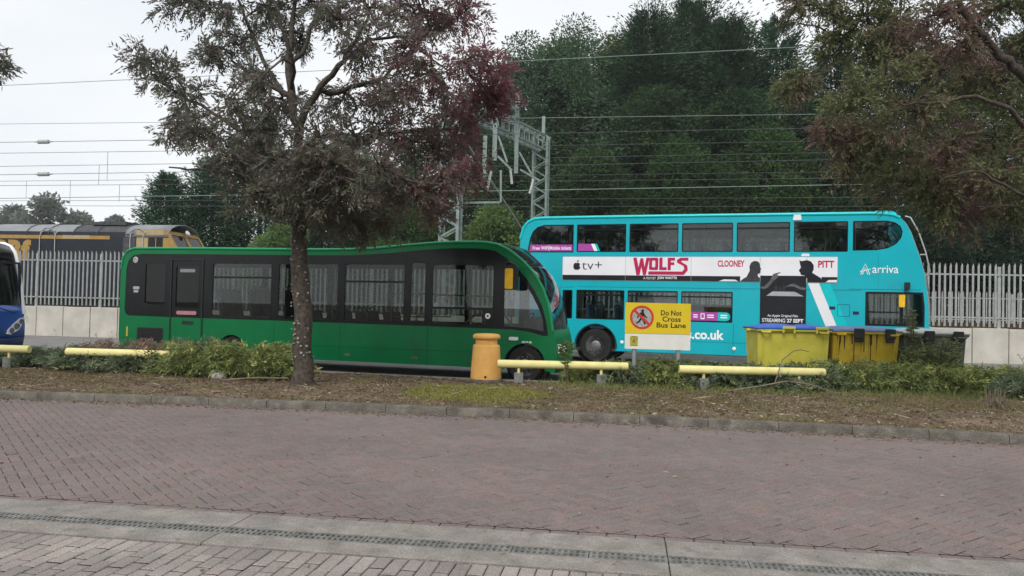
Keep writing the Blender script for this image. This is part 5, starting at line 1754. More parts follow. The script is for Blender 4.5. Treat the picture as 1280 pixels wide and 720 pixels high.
blobs = [(1000, 6, 22, 1.2), (1040, 8, 34, 1.1), (1085, 20, 44, .9), (1075, 65, 40, 1.0), (1040, 50, 24, 1.2), (1130, 40, 48, .3), (1175, 20, 40, -.6), (1150, 85, 46, .8), (1105, 100, 40, -.9), (1062, 128, 34, -1.0), (1038, 160, 24, 1.1), (1062, 175, 34, 1.1), (1100, 160, 42, .4), (1145, 145, 44, -.9),
         (990, 112, 15, 1.1), (1004, 100, 13, 1.1), (1105, 205, 40, .8), (1062, 208, 22, 1.0), (1145, 200, 46, .9), (1190, 180, 48, .3), (1200, 100, 46, .7), (1195, 60, 26, -.7), (1240, 110, 40, .9), (1245, 170, 46, .7), (1225, 30, 26, .6), (1265, 10, 30, .4), (1280, 60, 24, .5),
         (1135, 232, 36, .4), (1170, 245, 42, .1), (1210, 235, 44, .5), (1250, 225, 42, -.5), (1172, 262, 22, .2), (1205, 270, 28, .5), (1285, 190, 40, .3), (1290, 250, 40, .4), (1300, 130, 50, .2), (1340, 60, 60, .5), (1380, 140, 60, .3), (1350, 0, 60, .2), (1400, 60, 60, .3), (1400, 220, 60, .3), (1110, -25, 50, .6), (1200, -30, 50, .2), (1260, 262, 26, .6)]
ash_tree('olive and dull red ash tree overhanging from the right edge with bare twigs', rb, limbs, blobs, 23, right_tint, 0.80, leafl=(0.06, 0.115))
limbs = [([(-190, 470, 13.5), (-188, 300, 13.5), (-180, 180, 13.5), (-170, 60, 13.5)], [0.2, 0.16, 0.12, 0.05]), ([(-185, 200, 13.5), (-120, 120, 13.4), (-60, 85, 13.3), (-18, 78, 13.2)], [0.07, 0.05, 0.03, 0.01])]
ash_tree('ash tree standing outside the left edge, only a tuft of leaves reaching in', (-10.6, 13.5, 0.1), limbs, [(-14, 80, 18, -.3), (-60, 75, 40, -.2), (-120, 70, 50, 0), (-120, 140, 50, 0), (-200, 60, 60, .2), (-240, 140, 60, .2), (-180, 0, 60, .1)], 31, main_tint, 0.8)

# ------------------------------------------------------------------ yellow barrier rails
RG = 'yellow barrier rails along the planting bed'


def barrier(label, a, c, posts):
    a, c = Vector(a), Vector(c)
    t = thing('barrier_rail', label, 'barrier', (a.x, a.y, 0), 0, RG)
    o = Vector((a.x, a.y, 0))
    u = (c - a).normalized()
    b = MB()
    b.tube([a - o, a - o + u * 0.012, c - o - u * 0.012, c - o], [0.068, 0.076, 0.076, 0.068], 20)
    b.build('tube', 'rail_yellow', t, smooth=50)
    L_ = (c - a).length
    for f in posts:
        p = a + u * f - o
        zb = bed_z(p.x + o.x, p.y + o.y) - 0.02
        b = MB(); b.lathe([(0.028, 0.30), (0.028, 0.46)], 12, (p.x, p.y, 0))
        b.build('stub_post', 'rail_yellow', t, smooth=50)
        b = MB(); b.box(p.x - 0.085, p.x + 0.085, p.y - 0.085, p.y + 0.085, zb - 0.1, 0.345)
        b.build('socket', 'socket_grey', t, bevel=0.012)


barrier('yellow tubular barrier between the orange litter bin and the yellow sign', (-0.24, 15.05, 0.505), (2.21, 15.05, 0.505), (0.40, 1.95))
barrier('yellow tubular barrier right of the sign in front of the yellow wheeled bin', (3.10, 14.7, 0.50), (5.77, 14.7, 0.50), (0.45, 2.20))
barrier('yellow tubular barrier in front of the rear end of the green bus', (-8.72, 15.75, 0.505), (-6.54, 15.6, 0.50), (0.42, 1.78))
barrier('yellow tubular barrier cut off by the left edge below the blue bus', (-12.3, 16.3, 0.51), (-9.63, 16.05, 0.51), (0.5, 2.25))

# ------------------------------------------------------------------ litter bin
lb = thing('litter_bin', 'orange plastic litter bin on a dark base beside the front wheel of the green bus', 'litter bin', (-0.47, 15.55, 0.1))
b = MB(); b.lathe([(0.30, -0.05), (0.31, 0.06), (0.30, 0.075)], 28)
b.build('base', 'litter_base', lb, smooth=40)
b = MB(); b.lathe([(0.295, 0.07), (0.30, 0.10), (0.288, 0.3), (0.272, 0.55), (0.262, 0.70), (0.255, 0.725), (0.24, 0.735), (0.225, 0.735)], 32)
b.build('body', 'litter_orange', lb, smooth=50)
b = MB(); b.lathe([(0.15, 0.70), (0.15, 0.86)], 24)
b.build('dark_opening', 'black_plastic', lb)
b = MB()
for a0 in (200, 20):
    inner = [(0.222 * math.cos(R(a0 + 14 * k)), 0.222 * math.sin(R(a0 + 14 * k))) for k in range(11)]
    b.add([(x, y, z) for z in (0.72, 0.85) for x, y in inner] + [(x * .9, y * .9, z) for z in (0.72, 0.85) for x, y in inner],
          [f for k in range(10) for f in ((k, k + 1, k + 12, k + 11), (k + 23, k + 22, k + 33, k + 34))] + [(0, 11, 33, 22), (10, 32, 43, 21)])
b.build('neck', 'litter_orange', lb, smooth=50)
b = MB(); b.lathe([(0.20, 0.835), (0.255, 0.845), (0.268, 0.865), (0.268, 0.90), (0.25, 0.93), (0.20, 0.945), (0.0, 0.955)], 32)
b.build('lid', 'litter_orange', lb, smooth=60)
b = MB(); b.lathe([(0.024, 0.0), (0.024, -0.008)], 12, (0.0, -0.299, 0.13), 'y')
b.build('lock', 'black_plastic', lb)

# ------------------------------------------------------------------ sign
SA = R(-6.5)
sg = thing('warning_sign', 'yellow sign on two grey posts with a crossed out walker and black lettering', 'sign', (2.79, 15.25, 0.1), SA)
for x in (-0.43, 0.40):
    b = MB(); b.lathe([(0.042, -0.2), (0.042, 1.55)], 14, (x, 0.05, 0))
    b.build('post', 'post_grey', sg, smooth=50)
SW, Z0, ZM, Z1 = 1.23, 0.725, 1.02, 1.61
b = MB(); b.sheet(rect(-SW / 2, SW / 2, ZM + 0.004, Z1, 0.012), (), -0.006, 0.005)
yb = b.build('yellow_board', 'sign_yellow', sg)
b = MB(); b.sheet(rect(-SW / 2, SW / 2, Z0, ZM - 0.004, 0.012), (), -0.006, 0.005)
wb = b.build('white_board', 'sign_white', sg)
b = MB(); b.box(-SW / 2 + 0.01, SW / 2 - 0.01, -0.003, 0.012, ZM - 0.012, ZM + 0.012); b.box(-SW / 2 + .02, SW / 2 - .02, 0.006, 0.012, 1.4, 1.44); b.box(-SW / 2 + .02, SW / 2 - .02, 0.006, 0.012, 0.85, 0.89)
b.build('mounting_rail', 'post_grey', sg)
b = MB(); b.lathe([(0.0, -0.0072), (0.19, -0.0072)][::-1], 40, (-0.30, 0, 1.33), 'y')
b.build('white_disc', 'sign_white', yb)
b = MB()
b.sheet(arc(0, 0, 0.226, 0, 360, 48)[:-1], [arc(0, 0, 0.183, 0, 360, 48)[:-1]], -0.0095, -0.0062)
o = b.build('red_ring', 'sign_red', yb); o.location = (-0.30, 0, 1.33)
b = MB(); b.sheet([(-0.155, 0.115), (-0.125, 0.15), (0.155, -0.115), (0.125, -0.15)][::-1], (), -0.0125, -0.0106)
o = b.build('red_slash', 'sign_red', yb); o.location = (-0.30, 0, 1.33)
b = MB()
b.sheet(arc(0.012, 0.128, 0.026, 0, 360, 16)[:-1], (), -0.0104, -0.0074)
b.sheet([(-0.02, 0.10), (0.03, 0.105), (0.045, 0.08), (0.06, 0.04), (0.105, 0.005), (0.095, -0.012), (0.04, 0.018), (0.03, 0.03), (0.03, -0.02), (0.055, -0.07), (0.075, -0.125), (0.05, -0.135), (0.025, -0.08), (-0.008, -0.04), (-0.04, -0.09), (-0.10, -0.125), (-0.115, -0.105), (-0.065, -0.07), (-0.035, -0.015), (-0.03, 0.035), (-0.055, 0.015), (-0.08, -0.02), (-0.098, -0.008), (-0.075, 0.045), (-0.045, 0.075)], (), -0.0104, -0.0074)
o = b.build('walker_symbol', 'letter_black', yb); o.location = (-0.30, 0, 1.33)
text('lettering', 'Do Not', 0.39, 0.100, 'letter_black', yb, (0.055, -0.0068, 1.375), bold=0.022)
text('lettering', 'Cross', 0.345, 0.100, 'letter_black', yb, (0.085, -0.0068, 1.258), bold=0.022)
text('lettering', 'Bus Lane', 0.55, 0.100, 'letter_black', yb, (-0.022, -0.0068, 1.142), bold=0.022)
b = MB(); b.sheet(rect(-0.52, -0.365, 0.78, 0.975, 0.006), (), -0.0085, -0.0062)
em = b.build('emblem', 'sign_olive', wb)
b = MB()
b.sheet(arc(-0.4425, 0.905, 0.062, -20, 200, 16) + arc(-0.4425, 0.905, 0.045, 200, -20, 16), (), -0.0105, -0.0087)
b.sheet([(-0.478, 0.855), (-0.407, 0.855), (-0.42, 0.90), (-0.435, 0.925), (-0.45, 0.925), (-0.465, 0.90)], [], -0.0105, -0.0087)
b.box(-0.50, -0.385, -0.0105, -0.0087, 0.79, 0.803); b.box(-0.505, -0.38, -0.0105, -0.0087, 0.835, 0.845)
b.build('emblem_mark', 'sign_mark', em)

# ------------------------------------------------------------------ wheeled bins
BG = 'large wheeled bins beside the turquoise bus'


def wheelie(label, x0, x1, y, top, body, lid, kind, rz=0.0, dep=0.95):
    w = x1 - x0
    t = thing('wheeled_bin', label, 'bin', ((x0 + x1) / 2, y, 0), rz, BG)
    zt = top - 0.13
    b = MB()
    bw, tw_ = w / 2 - 0.075, w / 2 - 0.03
    vs = []
    for z, hw, y0, y1 in ((0.2, bw, 0.10, dep - 0.12), (0.26, bw + 0.01, 0.07, dep - 0.09), (zt, tw_, 0.0, dep), ):
        vs += [(-hw, y0, z), (hw, y0, z), (hw, y1, z), (-hw, y1, z)]
    b.add(vs, [(3, 2, 1, 0)] + [(4 * k + i, 4 * k + (i + 1) % 4, 4 * k + 4 + (i + 1) % 4, 4 * k + 4 + i) for k in range(2) for i in range(4)])
    b.build('body', body, t, bevel=0.03)
    b = MB()
    hw = w / 2
    b.box(-hw, hw, -0.05, 0.03, zt - 0.03, zt + 0.035); b.box(-hw, hw, dep - 0.03, dep + 0.05, zt - 0.03, zt + 0.035)
    b.box(-hw, -hw + 0.07, 0.03, dep - 0.03, zt - 0.03, zt + 0.035); b.box(hw - 0.07, hw, 0.03, dep - 0.03, zt - 0.03, zt + 0.035)
    b.build('rim', body, t, bevel=0.02)
    b = MB()
    for k in range(3):
        b.box(-0.1, 0.3, 0.012 + 0.02 * k, 0.03 + 0.02 * k, zt - 0.22 - 0.2 * k, zt - 0.20 - 0.2 * k)
    b.build('rib', body, t, bevel=0.008)
    for sx in (-1, 1):
        b = MB()
        b.bar((sx * (tw_ - 0.12), 0.0, zt - 0.03), (sx * (bw - 0.06), 0.075, 0.3), 0.045, 0.03)
        b.build('rib', body, t, bevel=0.008)
    # lid: shallow dome, hinged at the back
    b = MB()
    rows = []
    for j in range(9):
        v = j / 8
        yy = -0.06 + (dep + 0.12) * v
        rows.append([(-hw - 0.01 + (w + 0.02) * i / 18, yy, zt + 0.045 + 0.085 * (math.sin(math.pi * v) ** 0.5) * (1 - abs(2 * i / 18 - 1) ** 6) * (1 - 0.28 * max(0, math.sin(i / 18 * math.pi * 4.0 + 0.6)) * (1 if kind == 0 else 0.15))) for i in range(19)])
    b.grid(rows)
    b.build('lid', lid, t, smooth=50, solid=0.03)
    for k, x in enumerate((-w * 0.08, w * 0.36) if kind == 0 else (-w * 0.12, w * 0.32)):
        b = MB()
        if kind == 0:
            b.box(x - 0.13, x + 0.13, -0.10, -0.05, zt + 0.02, zt + 0.08); b.box(x - 0.13, x - 0.09, -0.10, -0.05, zt - 0.06, zt + 0.02); b.box(x + 0.09, x + 0.13, -0.10, -0.05, zt - 0.06, zt + 0.02)
        else:
            b.box(x - 0.1, x + 0.1, -0.11, -0.05, zt - 0.12, zt + 0.09); b.box(x - 0.085, x + 0.085, -0.1, -0.05, zt - 0.19, zt - 0.12)
        b.build('hinge' if kind else 'latch', body if kind == 0 else 'black_plastic', t, bevel=0.015)
    for sx in (-1, 1):
        b = MB(); b.tube([(sx * (hw - 0.02), dep / 2, zt - 0.02), (sx * (hw + 0.07), dep / 2, zt - 0.02)], 0.03, 10)
        b.tube([(sx * (hw - 0.1), -0.05, zt - 0.02), (sx * (hw - 0.1), -0.11, zt - 0.04), (sx * (hw - 0.26), -0.11, zt - 0.04), (sx * (hw - 0.26), -0.05, zt - 0.02)], 0.022, 8)
        b.build('handle', body, t)
        for y_ in (0.16, dep - 0.2):
            b = MB(); b.lathe([(0.06, -0.025), (0.1, -0.02), (0.1, 0.02), (0.06, 0.025)], 16, (sx * (bw - 0.08), y_, 0.1), 'y'); b.bar((sx * (bw - 0.08), y_, 0.1), (sx * (bw - 0.08), y_, 0.24), 0.05, 0.09)
            b.build('castor', 'black_rubber', t)
    return t


bn = wheelie('lime yellow wheeled bin with a bright blue lid next to the golden one', 4.98, 6.50, 16.25, 1.35, 'bin_lime', 'lid_blue', 0, R(-1.5))
b = MB()
b.sheet([(0.05, 0.62), (0.16, 0.72), (0.28, 0.70), (0.30, 0.76), (0.27, 0.80), (0.34, 0.78), (0.35, 0.70), (0.28, 0.65), (0.2, 0.66), (0.12, 0.60)], (), 0.045, 0.06)
b.build('emblem', 'bin_grey', bn)
bn = wheelie('rusty streaked golden yellow wheeled bin with black hinges between the lime and dark bins', 6.56, 7.99, 16.4, 1.33, 'bin_yellow', 'lid_slate', 1, R(-1))
b = MB()
rnd = random.Random(9)
for k in range(16):
    x = rnd.uniform(-0.55, 0.55); l = rnd.uniform(0.15, 0.75)
    zt = 1.18
    w_ = rnd.uniform(0.006, 0.02)
    y_t, y_b = 0.0 - 0.003, 0.07 * l / 0.95 - 0.003
    b.add([(x - w_, y_t, zt), (x + w_, y_t, zt), (x + w_ * .3 + rnd.uniform(-.02, .02), y_b, zt - l), (x - w_ * .3, y_b, zt - l)], [(3, 2, 1, 0)])
b.build('rust_streaks', 'rust', bn)
bn = wheelie('dark grey green wheeled bin with a pale lid overgrown by tall weeds', 8.08, 9.42, 16.5, 1.31, 'bin_grey', 'lid_pale', 1, R(-1))

# ------------------------------------------------------------------ shrubs, weeds and ground litter
def shrub_mesh(seed, nst, rad, h, base, per=46, leaf=(0.05, 0.11), wid=0.016, spread=1.0, droop=0.5, base2=None):
    r = np.random.default_rng(seed)
    P, D, C = [], [], []
    for k in range(nst):
        a = r.random() * 2 * np.pi
        q = r.uniform(0.35, 1.0)
        rx = rad * q * spread
        top = h * r.uniform(0.4, 1.25) * (1.05 - 0.55 * q * q)
        o = np.array([math.cos(a), math.sin(a), 0]) * rad * r.uniform(0, 0.45)
        f = r.random(per) ** 0.6
        x = o[0] + math.cos(a) * rx * f; y = o[1] + math.sin(a) * rx * f
        z = top * (1 - (1 - f) ** 2) - droop * h * 0.6 * np.clip(f - 0.6, 0, 1) ** 2 * 2
        p = np.stack([x, y, z], 1) + r.normal(0, 0.022, (per, 3))
        d = np.stack([np.cos(a) + 0 * f, np.sin(a) + 0 * f, 0.9 - 1.1 * f], 1) + r.normal(0, 0.42, (per, 3))
        P.append(p); D.append(d)
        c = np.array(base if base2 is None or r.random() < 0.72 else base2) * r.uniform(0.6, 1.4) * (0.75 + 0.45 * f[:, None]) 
        C.append(c * r.uniform(0.8, 1.2, (per, 1)))
    P, D, C = np.concatenate(P), np.concatenate(D), np.concatenate(C)
    P[:, 2] = np.maximum(P[:, 2], 0.01)
    n = len(P)
    return leaf_quads(P, D, r.uniform(*leaf, n), wid * r.uniform(0.7, 1.5, n), r), C


SH = 'low juniper shrubs in the planting bed'
_sh = [shrub_mesh(300, 330, 0.80, 0.50, (0.15, 0.185, 0.07), base2=(0.27, 0.285, 0.10), wid=0.017, leaf=(0.06, 0.15)),
       shrub_mesh(301, 330, 0.80, 0.46, (0.11, 0.145, 0.09), base2=(0.20, 0.225, 0.115), wid=0.017, leaf=(0.06, 0.14)),
       shrub_mesh(302, 300, 0.80, 0.42, (0.18, 0.13, 0.10), base2=(0.26, 0.195, 0.145), per=34, wid=0.013, leaf=(0.05, 0.13)),
       shrub_mesh(303, 330, 0.80, 0.50, (0.18, 0.22, 0.075), base2=(0.29, 0.32, 0.11), wid=0.019, leaf=(0.07, 0.15))]
_first = {}
SHRUBS = [  # x, y, kind, sx, sz, words
    (-5.0, 15.45, 0, 1.25, 1.15, 'bright green juniper against the green bus just left of the main trunk'),
    (-4.45, 15.1, 0, 0.75, 0.85, 'small green juniper sprig touching the left side of the main trunk'),
    (-6.0, 15.55, 0, 1.15, 1.2, 'green juniper below the rear wheel arch of the green bus'),
    (-6.45, 16.35, 1, 0.95, 1.25, 'taller dark juniper tips in front of the emergency door of the green bus'),
    (-7.0, 16.1, 2, 0.95, 1.35, 'brown withered juniper behind the right end of the left barrier'),
    (-8.0, 16.35, 2, 1.05, 1.35, 'brown withered juniper behind the middle of the left barrier'),
    (-7.3, 15.85, 1, 1.0, 0.75, 'dark green juniper under the right half of the left barrier'),
    (-8.5, 16.1, 1, 1.1, 0.8, 'dark green juniper under the left half of the left barrier'),
    (-9.5, 16.6, 1, 1.15, 0.85, 'dark green juniper between the two left barriers'),
    (-10.9, 16.9, 1, 1.2, 0.75, 'dark green juniper at the left edge below the blue bus'),
    (2.25, 15.35, 1, 0.9, 1.0, 'dark juniper at the foot of the left sign post'),
    (3.0, 15.35, 3, 1.0, 1.05, 'light green juniper between the two sign posts'),
    (1.62, 15.4, 3, 0.7, 0.8, 'small light green shrub behind the right end of the middle barrier'),
    (3.9, 15.2, 1, 1.15, 1.0, 'dark juniper behind the left socket of the right barrier'),
    (4.9, 15.1, 1, 1.1, 1.0, 'dark juniper behind the middle of the right barrier'),
    (5.75, 15.2, 1, 1.15, 1.05, 'dark juniper behind the right end of the right barrier'),
    (6.6, 15.3, 0, 1.15, 1.1, 'green juniper in front of the golden yellow bin'),
    (7.45, 15.25, 0, 1.1, 1.1, 'green juniper below the gap between the golden and dark bins'),
    (8.3, 15.3, 3, 1.15, 1.1, 'yellow green shrub in front of the dark bin'),
    (9.2, 15.2, 3, 1.2, 1.0, 'yellow green shrub below the right end of the dark bin'),
    (10.2, 15.4, 0, 1.2, 1.0, 'green shrub in front of the concrete wall right of the bins'),
    (9.35, 14.1, 1, 0.85, 0.95, 'dark shrub at the right edge beside the dead stump'),
    (-12.4, 17.2, 1, 1.3, 0.8, 'dark juniper past the left edge of the bed')]
for i, (x, y, k, sx, sz, lab) in enumerate(SHRUBS):
    y += 0.22 if -9 > x or x > 1 else 0.1
    t = thing('juniper_shrub', lab, 'shrub', (x, y, bed_z(x, y) - 0.03), i * 1.3, SH)
    t.scale = (sx * 0.92, sx * 0.8, sz)
    if k not in _first:
        _first[k] = (quads('foliage', *_sh[k], 'needle', t))
        rnd = random.Random(k)
        b = MB()
        for q in range(16):
            a = rnd.uniform(0, 6.28); l = rnd.uniform(.4, .75)
            b.tube([(0, 0, 0), (l * .5 * math.cos(a), l * .5 * math.sin(a), rnd.uniform(.12, .3)), (l * math.cos(a), l * math.sin(a), rnd.uniform(.08, .4))], [0.012, 0.008, 0.003], 4)
        _first[(k, 's')] = b.build('stems', 'twig', t)
    else:
        for c in (_first[k], _first[(k, 's')]):
            d = c.copy(); COL.objects.link(d); d.parent = t


def weed(label, x, y, stems, h, seed, tintc, spread=0.3, leafl=0.10, tuft=False, cat='weed', z=None):
    rnd = random.Random(seed)
    r = np.random.default_rng(seed)
    t = thing('tall_weed', label, cat, (x, y, bed_z(x, y) - 0.02 if z is None else z), 0, 'tall weeds among the shrubs')
    b = MB(); P, D, C = [], [], []
    for k in range(stems):
        a = rnd.uniform(0, 6.28); s = spread * rnd.uniform(0.3, 1)
        hh = h * rnd.uniform(0.7, 1.05)
        pts = [Vector((rnd.gauss(0, .05), rnd.gauss(0, .05), 0)), Vector((s * .3 * math.cos(a), s * .3 * math.sin(a), hh * .55)), Vector((s * math.cos(a), s * math.sin(a), hh))]
        b.tube(pts, [0.009, 0.007, 0.003], 5)
        n = 34 if not tuft else 46
        for j in range(n):
            f = rnd.uniform(0.25, 1.0) if not tuft else min(1, rnd.betavariate(4, 1))
            p = pts[0].lerp(pts[1], f * 2) if f < .5 else pts[1].lerp(pts[2], f * 2 - 1)
            aa = rnd.uniform(0, 6.28)
            P.append(tuple(p)); D.append((math.cos(aa), math.sin(aa), rnd.uniform(-.3, .7)))
            C.append(np.array(tintc) * rnd.uniform(.65, 1.4))
    b.build('stems', 'twig', t)
    P, D, C = np.array(P), np.array(D), np.array(C)
    n = len(P)
    quads('leaves', leaf_quads(P, D, r.uniform(.6, 1.3, n) * leafl, r.uniform(.18, .3, n) * leafl, r), C, 'leaf', t)


weed('tall green weed with a leafy tuft in front of the nose of the green bus', 1.05, 14.95, 3, 0.82, 1, (0.11, 0.16, 0.04), 0.12, 0.13, True)
weed('pale leaved weed right of the green bus nose below the double decker wheel', 1.65, 15.2, 5, 0.52, 2, (0.15, 0.18, 0.07), 0.22, 0.11)
weed('leafy weed just left of the left sign post', 2.0, 15.2, 5, 0.50, 12, (0.15, 0.19, 0.07), 0.2, 0.11)
weed('willowy weed climbing over the middle of the dark bin', 8.6, 16.1, 34, 1.15, 3, (0.18, 0.21, 0.085), 0.5, 0.13, z=0.0)
weed('willowy weed in front of the left edge of the dark bin', 8.05, 15.95, 22, 1.0, 4, (0.17, 0.20, 0.08), 0.35, 0.12, z=0.0)
weed('tall wiry weed in front of the turquoise bus cab above the pale lid', 8.25, 16.35, 8, 1.8, 5, (0.15, 0.175, 0.07), 0.25, 0.11, z=0.0)
weed('dry sparse weed against the concrete wall right of the bins', 10.9, 15.6, 5, 1.05, 6, (0.13, 0.12, 0.07), 0.35, 0.05)
weed('thin weed against the concrete wall near the right edge', 10.2, 15.6, 4, 0.85, 7, (0.13, 0.13, 0.07), 0.3, 0.05)
weed('spindly weed standing above the right barrier in front of the lime bin', 6.3, 15.5, 5, 0.62, 8, (0.10, 0.13, 0.05), 0.3, 0.08)
weed('thin weed rising behind the right sign post', 3.7, 15.5, 5, 0.62, 13, (0.12, 0.15, 0.06), 0.3, 0.09)

# dead stump tuft, stone, fallen branches
st = thing('dead_stump', 'pale splintered dead stump near the right edge of the bed', 'stump', (7.72, 12.75, bed_z(7.72, 12.75) - 0.03))
b = MB(); rnd = random.Random(2)
for k in range(46):
    a = rnd.uniform(0, 6.28); s = rnd.uniform(0, .13)
    b.tube([(s * math.cos(a), s * math.sin(a), 0), (s * 1.3 * math.cos(a), s * 1.3 * math.sin(a), rnd.uniform(.15, .40))], [0.012, 0.002], 4)
for k in range(26):
    a = rnd.uniform(0, 6.28); l = rnd.uniform(.15, .45)
    b.tube([(0, 0, 0.03), (l * math.cos(a) * .5, l * math.sin(a) * .5, rnd.uniform(.1, .25)), (l * math.cos(a), l * math.sin(a), rnd.uniform(0.0, .12))], [0.006, 0.005, 0.002], 4)
b.build('splinters', 'dead_wood', st)
ss = MB()
prf = []
me_rows = []
rnd = random.Random(8)
for i in range(9):
    la = -math.pi / 2 + math.pi * i / 8
    me_rows.append([(0.15 * math.cos(la) * math.cos(lo) * rnd.uniform(.85, 1.15), 0.11 * math.cos(la) * math.sin(lo) * rnd.uniform(.85, 1.15), 0.085 * math.sin(la) * rnd.uniform(.9, 1.1)) for lo in [2 * math.pi * j / 14 for j in range(14)]])
    me_rows[-1].append(me_rows[-1][0])
ss.grid(me_rows)
o = ss.build('stone', 'stone', smooth=70)
o.location = (-5.36, 14.75, bed_z(-5.36, 14.75) + 0.05)
tag(o, 'grey stone lying on the bed in front of the left juniper', 'stone')
for lab, pts, r_ in (('long bent fallen branch on the bed under the right barrier', [(3.75, 13.9, 0.03), (4.3, 14.05, 0.10), (4.9, 14.2, 0.20), (5.3, 14.1, 0.16), (5.6, 13.95, 0.05), (5.9, 14.0, 0.03)], 0.016),
                     ('dry stick leaning over the right barrier tube', [(4.75, 14.4, 0.15), (4.95, 14.58, 0.58), (5.25, 14.9, 0.72), (5.5, 15.2, 0.74), (5.7, 15.3, 0.70)], 0.010),
                     ('thin dead branch lying on the soil left of the main trunk', [(-5.1, 14.2, 0.02), (-4.6, 14.35, 0.06), (-4.0, 14.5, 0.05)], 0.018)):
    p0 = Vector((pts[0][0], pts[0][1], bed_z(pts[0][0], pts[0][1])))
    b = MB(); b.tube([Vector((p[0] - p0.x, p[1] - p0.y, p[2] + 0.02)) for p in pts], [r_, r_, r_ * .9, r_ * .8, r_ * .6, r_ * .4][:len(pts)], 7)
    o = b.build('fallen_branch', 'dead_wood', smooth=60)
    o.location = p0
    tag(o, lab, 'branch')

# bark chips, dead leaves and twigs over the soil; fine moss and grass
rng = np.random.default_rng(77)


def scatter(n, x0, x1, t0, t1):
    x = rng.uniform(x0, x1, n); t = rng.uniform(t0, t1, n)
    ya = np.array([kerb_y(v) + 0.17 for v in x]); yb = np.array([rear_y(v) - 0.17 for v in x])
    y = ya + (yb - ya) * t
    z = np.array([bed_z(a, b_) for a, b_ in zip(x, y)])
    return np.stack([x, y, z], 1)


N = 70000
P = scatter(N, -13, 13, 0, 0.97)
P[:, 2] += rng.uniform(0.002, 0.028, N)
a = rng.random(N) * 2 * np.pi
D = np.stack([np.cos(a), np.sin(a), rng.normal(0, 0.22, N)], 1)
pal = np.array([(0.11, 0.07, 0.046), (0.17, 0.12, 0.085), (0.06, 0.04, 0.03), (0.30, 0.245, 0.18), (0.15, 0.08, 0.05), (0.12, 0.115, 0.05)])
C = pal[rng.choice(6, N, p=[.28, .18, .24, .04, .15, .11])] * rng.uniform(0.65, 1.5, (N, 1))
pale_ = (rng.random(N) < 0.06 + 0.14 * (P[:, 0] > 3) * np.array([0.5 + noise.noise((a_ * .7, b_ * .7, 2)) for a_, b_ in P[:, :2]])) 
C[pale_] = np.array((0.34, 0.30, 0.24)) * rng.uniform(0.6, 1.2, (int(pale_.sum()), 1))
sz = rng.choice([0.8, 1.0, 1.7], N, p=[.5, .4, .1])
o = quads('bark_mulch', leaf_quads(P, D, rng.uniform(0.02, 0.07, N) * sz, rng.uniform(0.006, 0.016, N) * sz, rng), C, 'litter_leaf')
tag(o, 'brown bark chips and dead leaves covering the bed', 'mulch', kind='stuff')
N = 900
P = scatter(N, -13, 13, 0, 0.95); P[:, 2] += 0.015
a = rng.random(N) * 2 * np.pi
D = np.stack([np.cos(a), np.sin(a), rng.normal(0.02, 0.12, N)], 1)
o = quads('fallen_twigs', leaf_quads(P, D, rng.uniform(0.15, 0.5, N), rng.uniform(0.006, 0.011, N), rng), np.array([(0.30, 0.25, 0.18)]) * rng.uniform(.5, 1.3, (N, 1)), 'litter_leaf')
tag(o, 'thin dry twigs scattered over the bed', 'twigs', kind='stuff')


def grass(name, label, n, x0, x1, t0, t1, cx, cy, rx, ry, cols, hl):
    P = scatter(n * 3, x0, x1, t0, t1)
    e = ((P[:, 0] - cx) / rx) ** 2 + ((P[:, 1] - cy) / ry) ** 2 + rng.normal(0, 0.22, len(P))
    P = P[e < 1][:n]
    m = len(P)
    D = np.stack([rng.normal(0, .6, m), rng.normal(0, .6, m), np.ones(m)], 1)
    C = np.array(cols)[rng.integers(0, len(cols), m)] * rng.uniform(.7, 1.3, (m, 1))
    o = quads(name, leaf_quads(P, D, rng.uniform(*hl, m), rng.uniform(.006, .012, m), rng), C, 'leaf')
    tag(o, label, 'grass', kind='stuff')


grass('moss_grass', 'yellow green moss and short grass in front of the orange litter bin', 11000, -2.2, 1.8, 0.1, 0.95, -0.55, 13.25, 1.15, 1.15, [(0.27, 0.27, 0.055), (0.22, 0.25, 0.06), (0.31, 0.29, 0.09)], (.03, .07))
grass('sparse_grass', 'thin grass creeping over the left end of the bed', 7000, -13, -5, 0.1, 0.8, -9.5, 14.2, 3.6, 1.2, [(0.13, 0.13, 0.05), (0.17, 0.14, 0.07)], (.03, .07))
grass('thin_moss', 'thin green moss and grass on the bed below the two right barriers', 9000, -1, 8, 0.05, 0.9, 3.4, 12.9, 3.6, 1.4, [(0.15, 0.15, 0.05), (0.12, 0.13, 0.045), (0.19, 0.17, 0.08)], (.02, .05))
grass('dry_grass', 'dry straw grass around the dead stump', 5000, 5, 12, 0.3, 0.98, 8.6, 13.2, 2.4, 1.6, [(0.24, 0.19, 0.10), (0.18, 0.16, 0.08), (0.14, 0.14, 0.06)], (.04, .12))
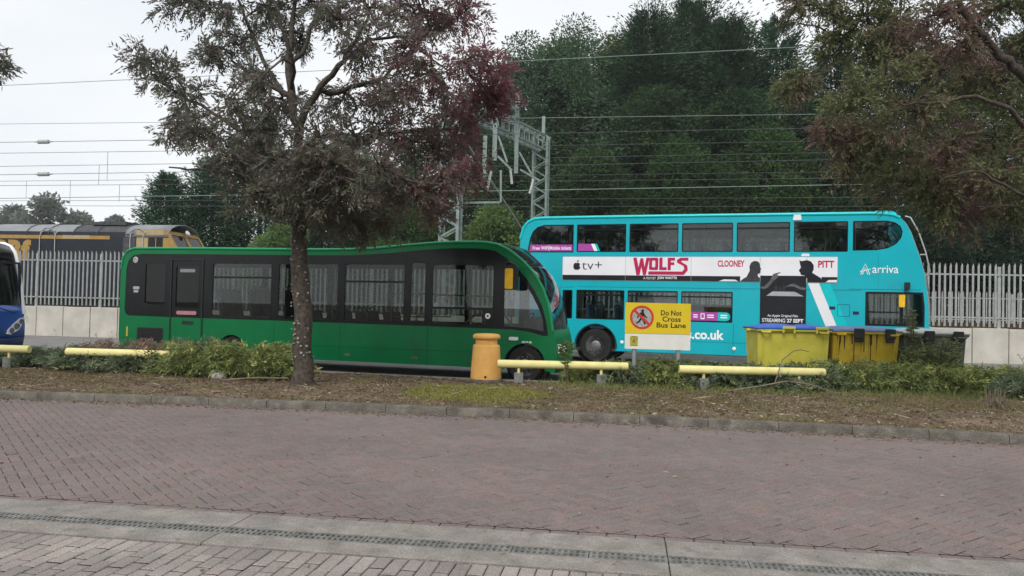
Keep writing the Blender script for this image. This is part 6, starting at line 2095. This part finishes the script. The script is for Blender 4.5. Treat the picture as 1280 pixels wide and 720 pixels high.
grass('wall_weeds', 'low weeds in the bed behind the right shrubs', 4000, 6, 13, 0.6, 0.98, 9.5, 14.9, 3.4, 0.9, [(0.14, 0.16, 0.06), (0.10, 0.13, 0.05)], (.06, .2))

rng = np.random.default_rng(5)
grass('sprouting_weeds', 'loose light green weeds sprouting around the barrier sockets and bins', 5200, 0.5, 12, 0.55, 0.97, 5.6, 14.55, 6.0, 0.75, [(0.20, 0.24, 0.08), (0.15, 0.19, 0.07), (0.25, 0.25, 0.10)], (.05, .16))
grass('kerb_weeds', 'thin weeds and grass along the back of the front kerb', 2600, -12, 12, 0.0, 0.06, 0, 11.5, 14, 3.0, [(0.17, 0.18, 0.06), (0.13, 0.12, 0.05)], (.03, .07))
N = 2600
x = rng.uniform(-12, 11, N)
y = np.array([kerb_y(v) for v in x]) - np.abs(rng.normal(0, 0.22, N)) - 0.01
P = np.stack([x, y, np.full(N, 0.012)], 1)
a = rng.random(N) * 2 * np.pi
D = np.stack([np.cos(a), np.sin(a), rng.uniform(0, .2, N)], 1)
o = quads('gutter_litter', leaf_quads(P, D, rng.uniform(.02, .06, N), rng.uniform(.008, .02, N), rng), np.array([(0.17, 0.125, 0.075)]) * rng.uniform(.5, 1.4, (N, 1)), 'litter_leaf')
tag(o, 'dry leaf crumbs gathered along the foot of the kerb', 'litter', kind='stuff')
N = 260
x = rng.uniform(-8, 8, N); y = rng.uniform(3.6, 11, N)
P = np.stack([x, y, np.full(N, 0.013)], 1)
a = rng.random(N) * 2 * np.pi
D = np.stack([np.cos(a), np.sin(a), rng.uniform(0, .25, N)], 1)
o = quads('fallen_leaves', leaf_quads(P, D, rng.uniform(.03, .07, N), rng.uniform(.012, .022, N), rng), np.array([(0.20, 0.15, 0.10)]) * rng.uniform(.5, 1.5, (N, 1)), 'litter_leaf')
tag(o, 'few scattered dead leaves lying on the brick paving', 'leaves', kind='stuff')

grass('bed_grass', 'thin dry grass and seedlings dotted over the bare parts of the bed', 9000, -12, 12, 0.06, 0.9, 0, 13, 14, 4, [(0.17, 0.16, 0.06), (0.13, 0.15, 0.05), (0.25, 0.21, 0.11)], (.025, .075))
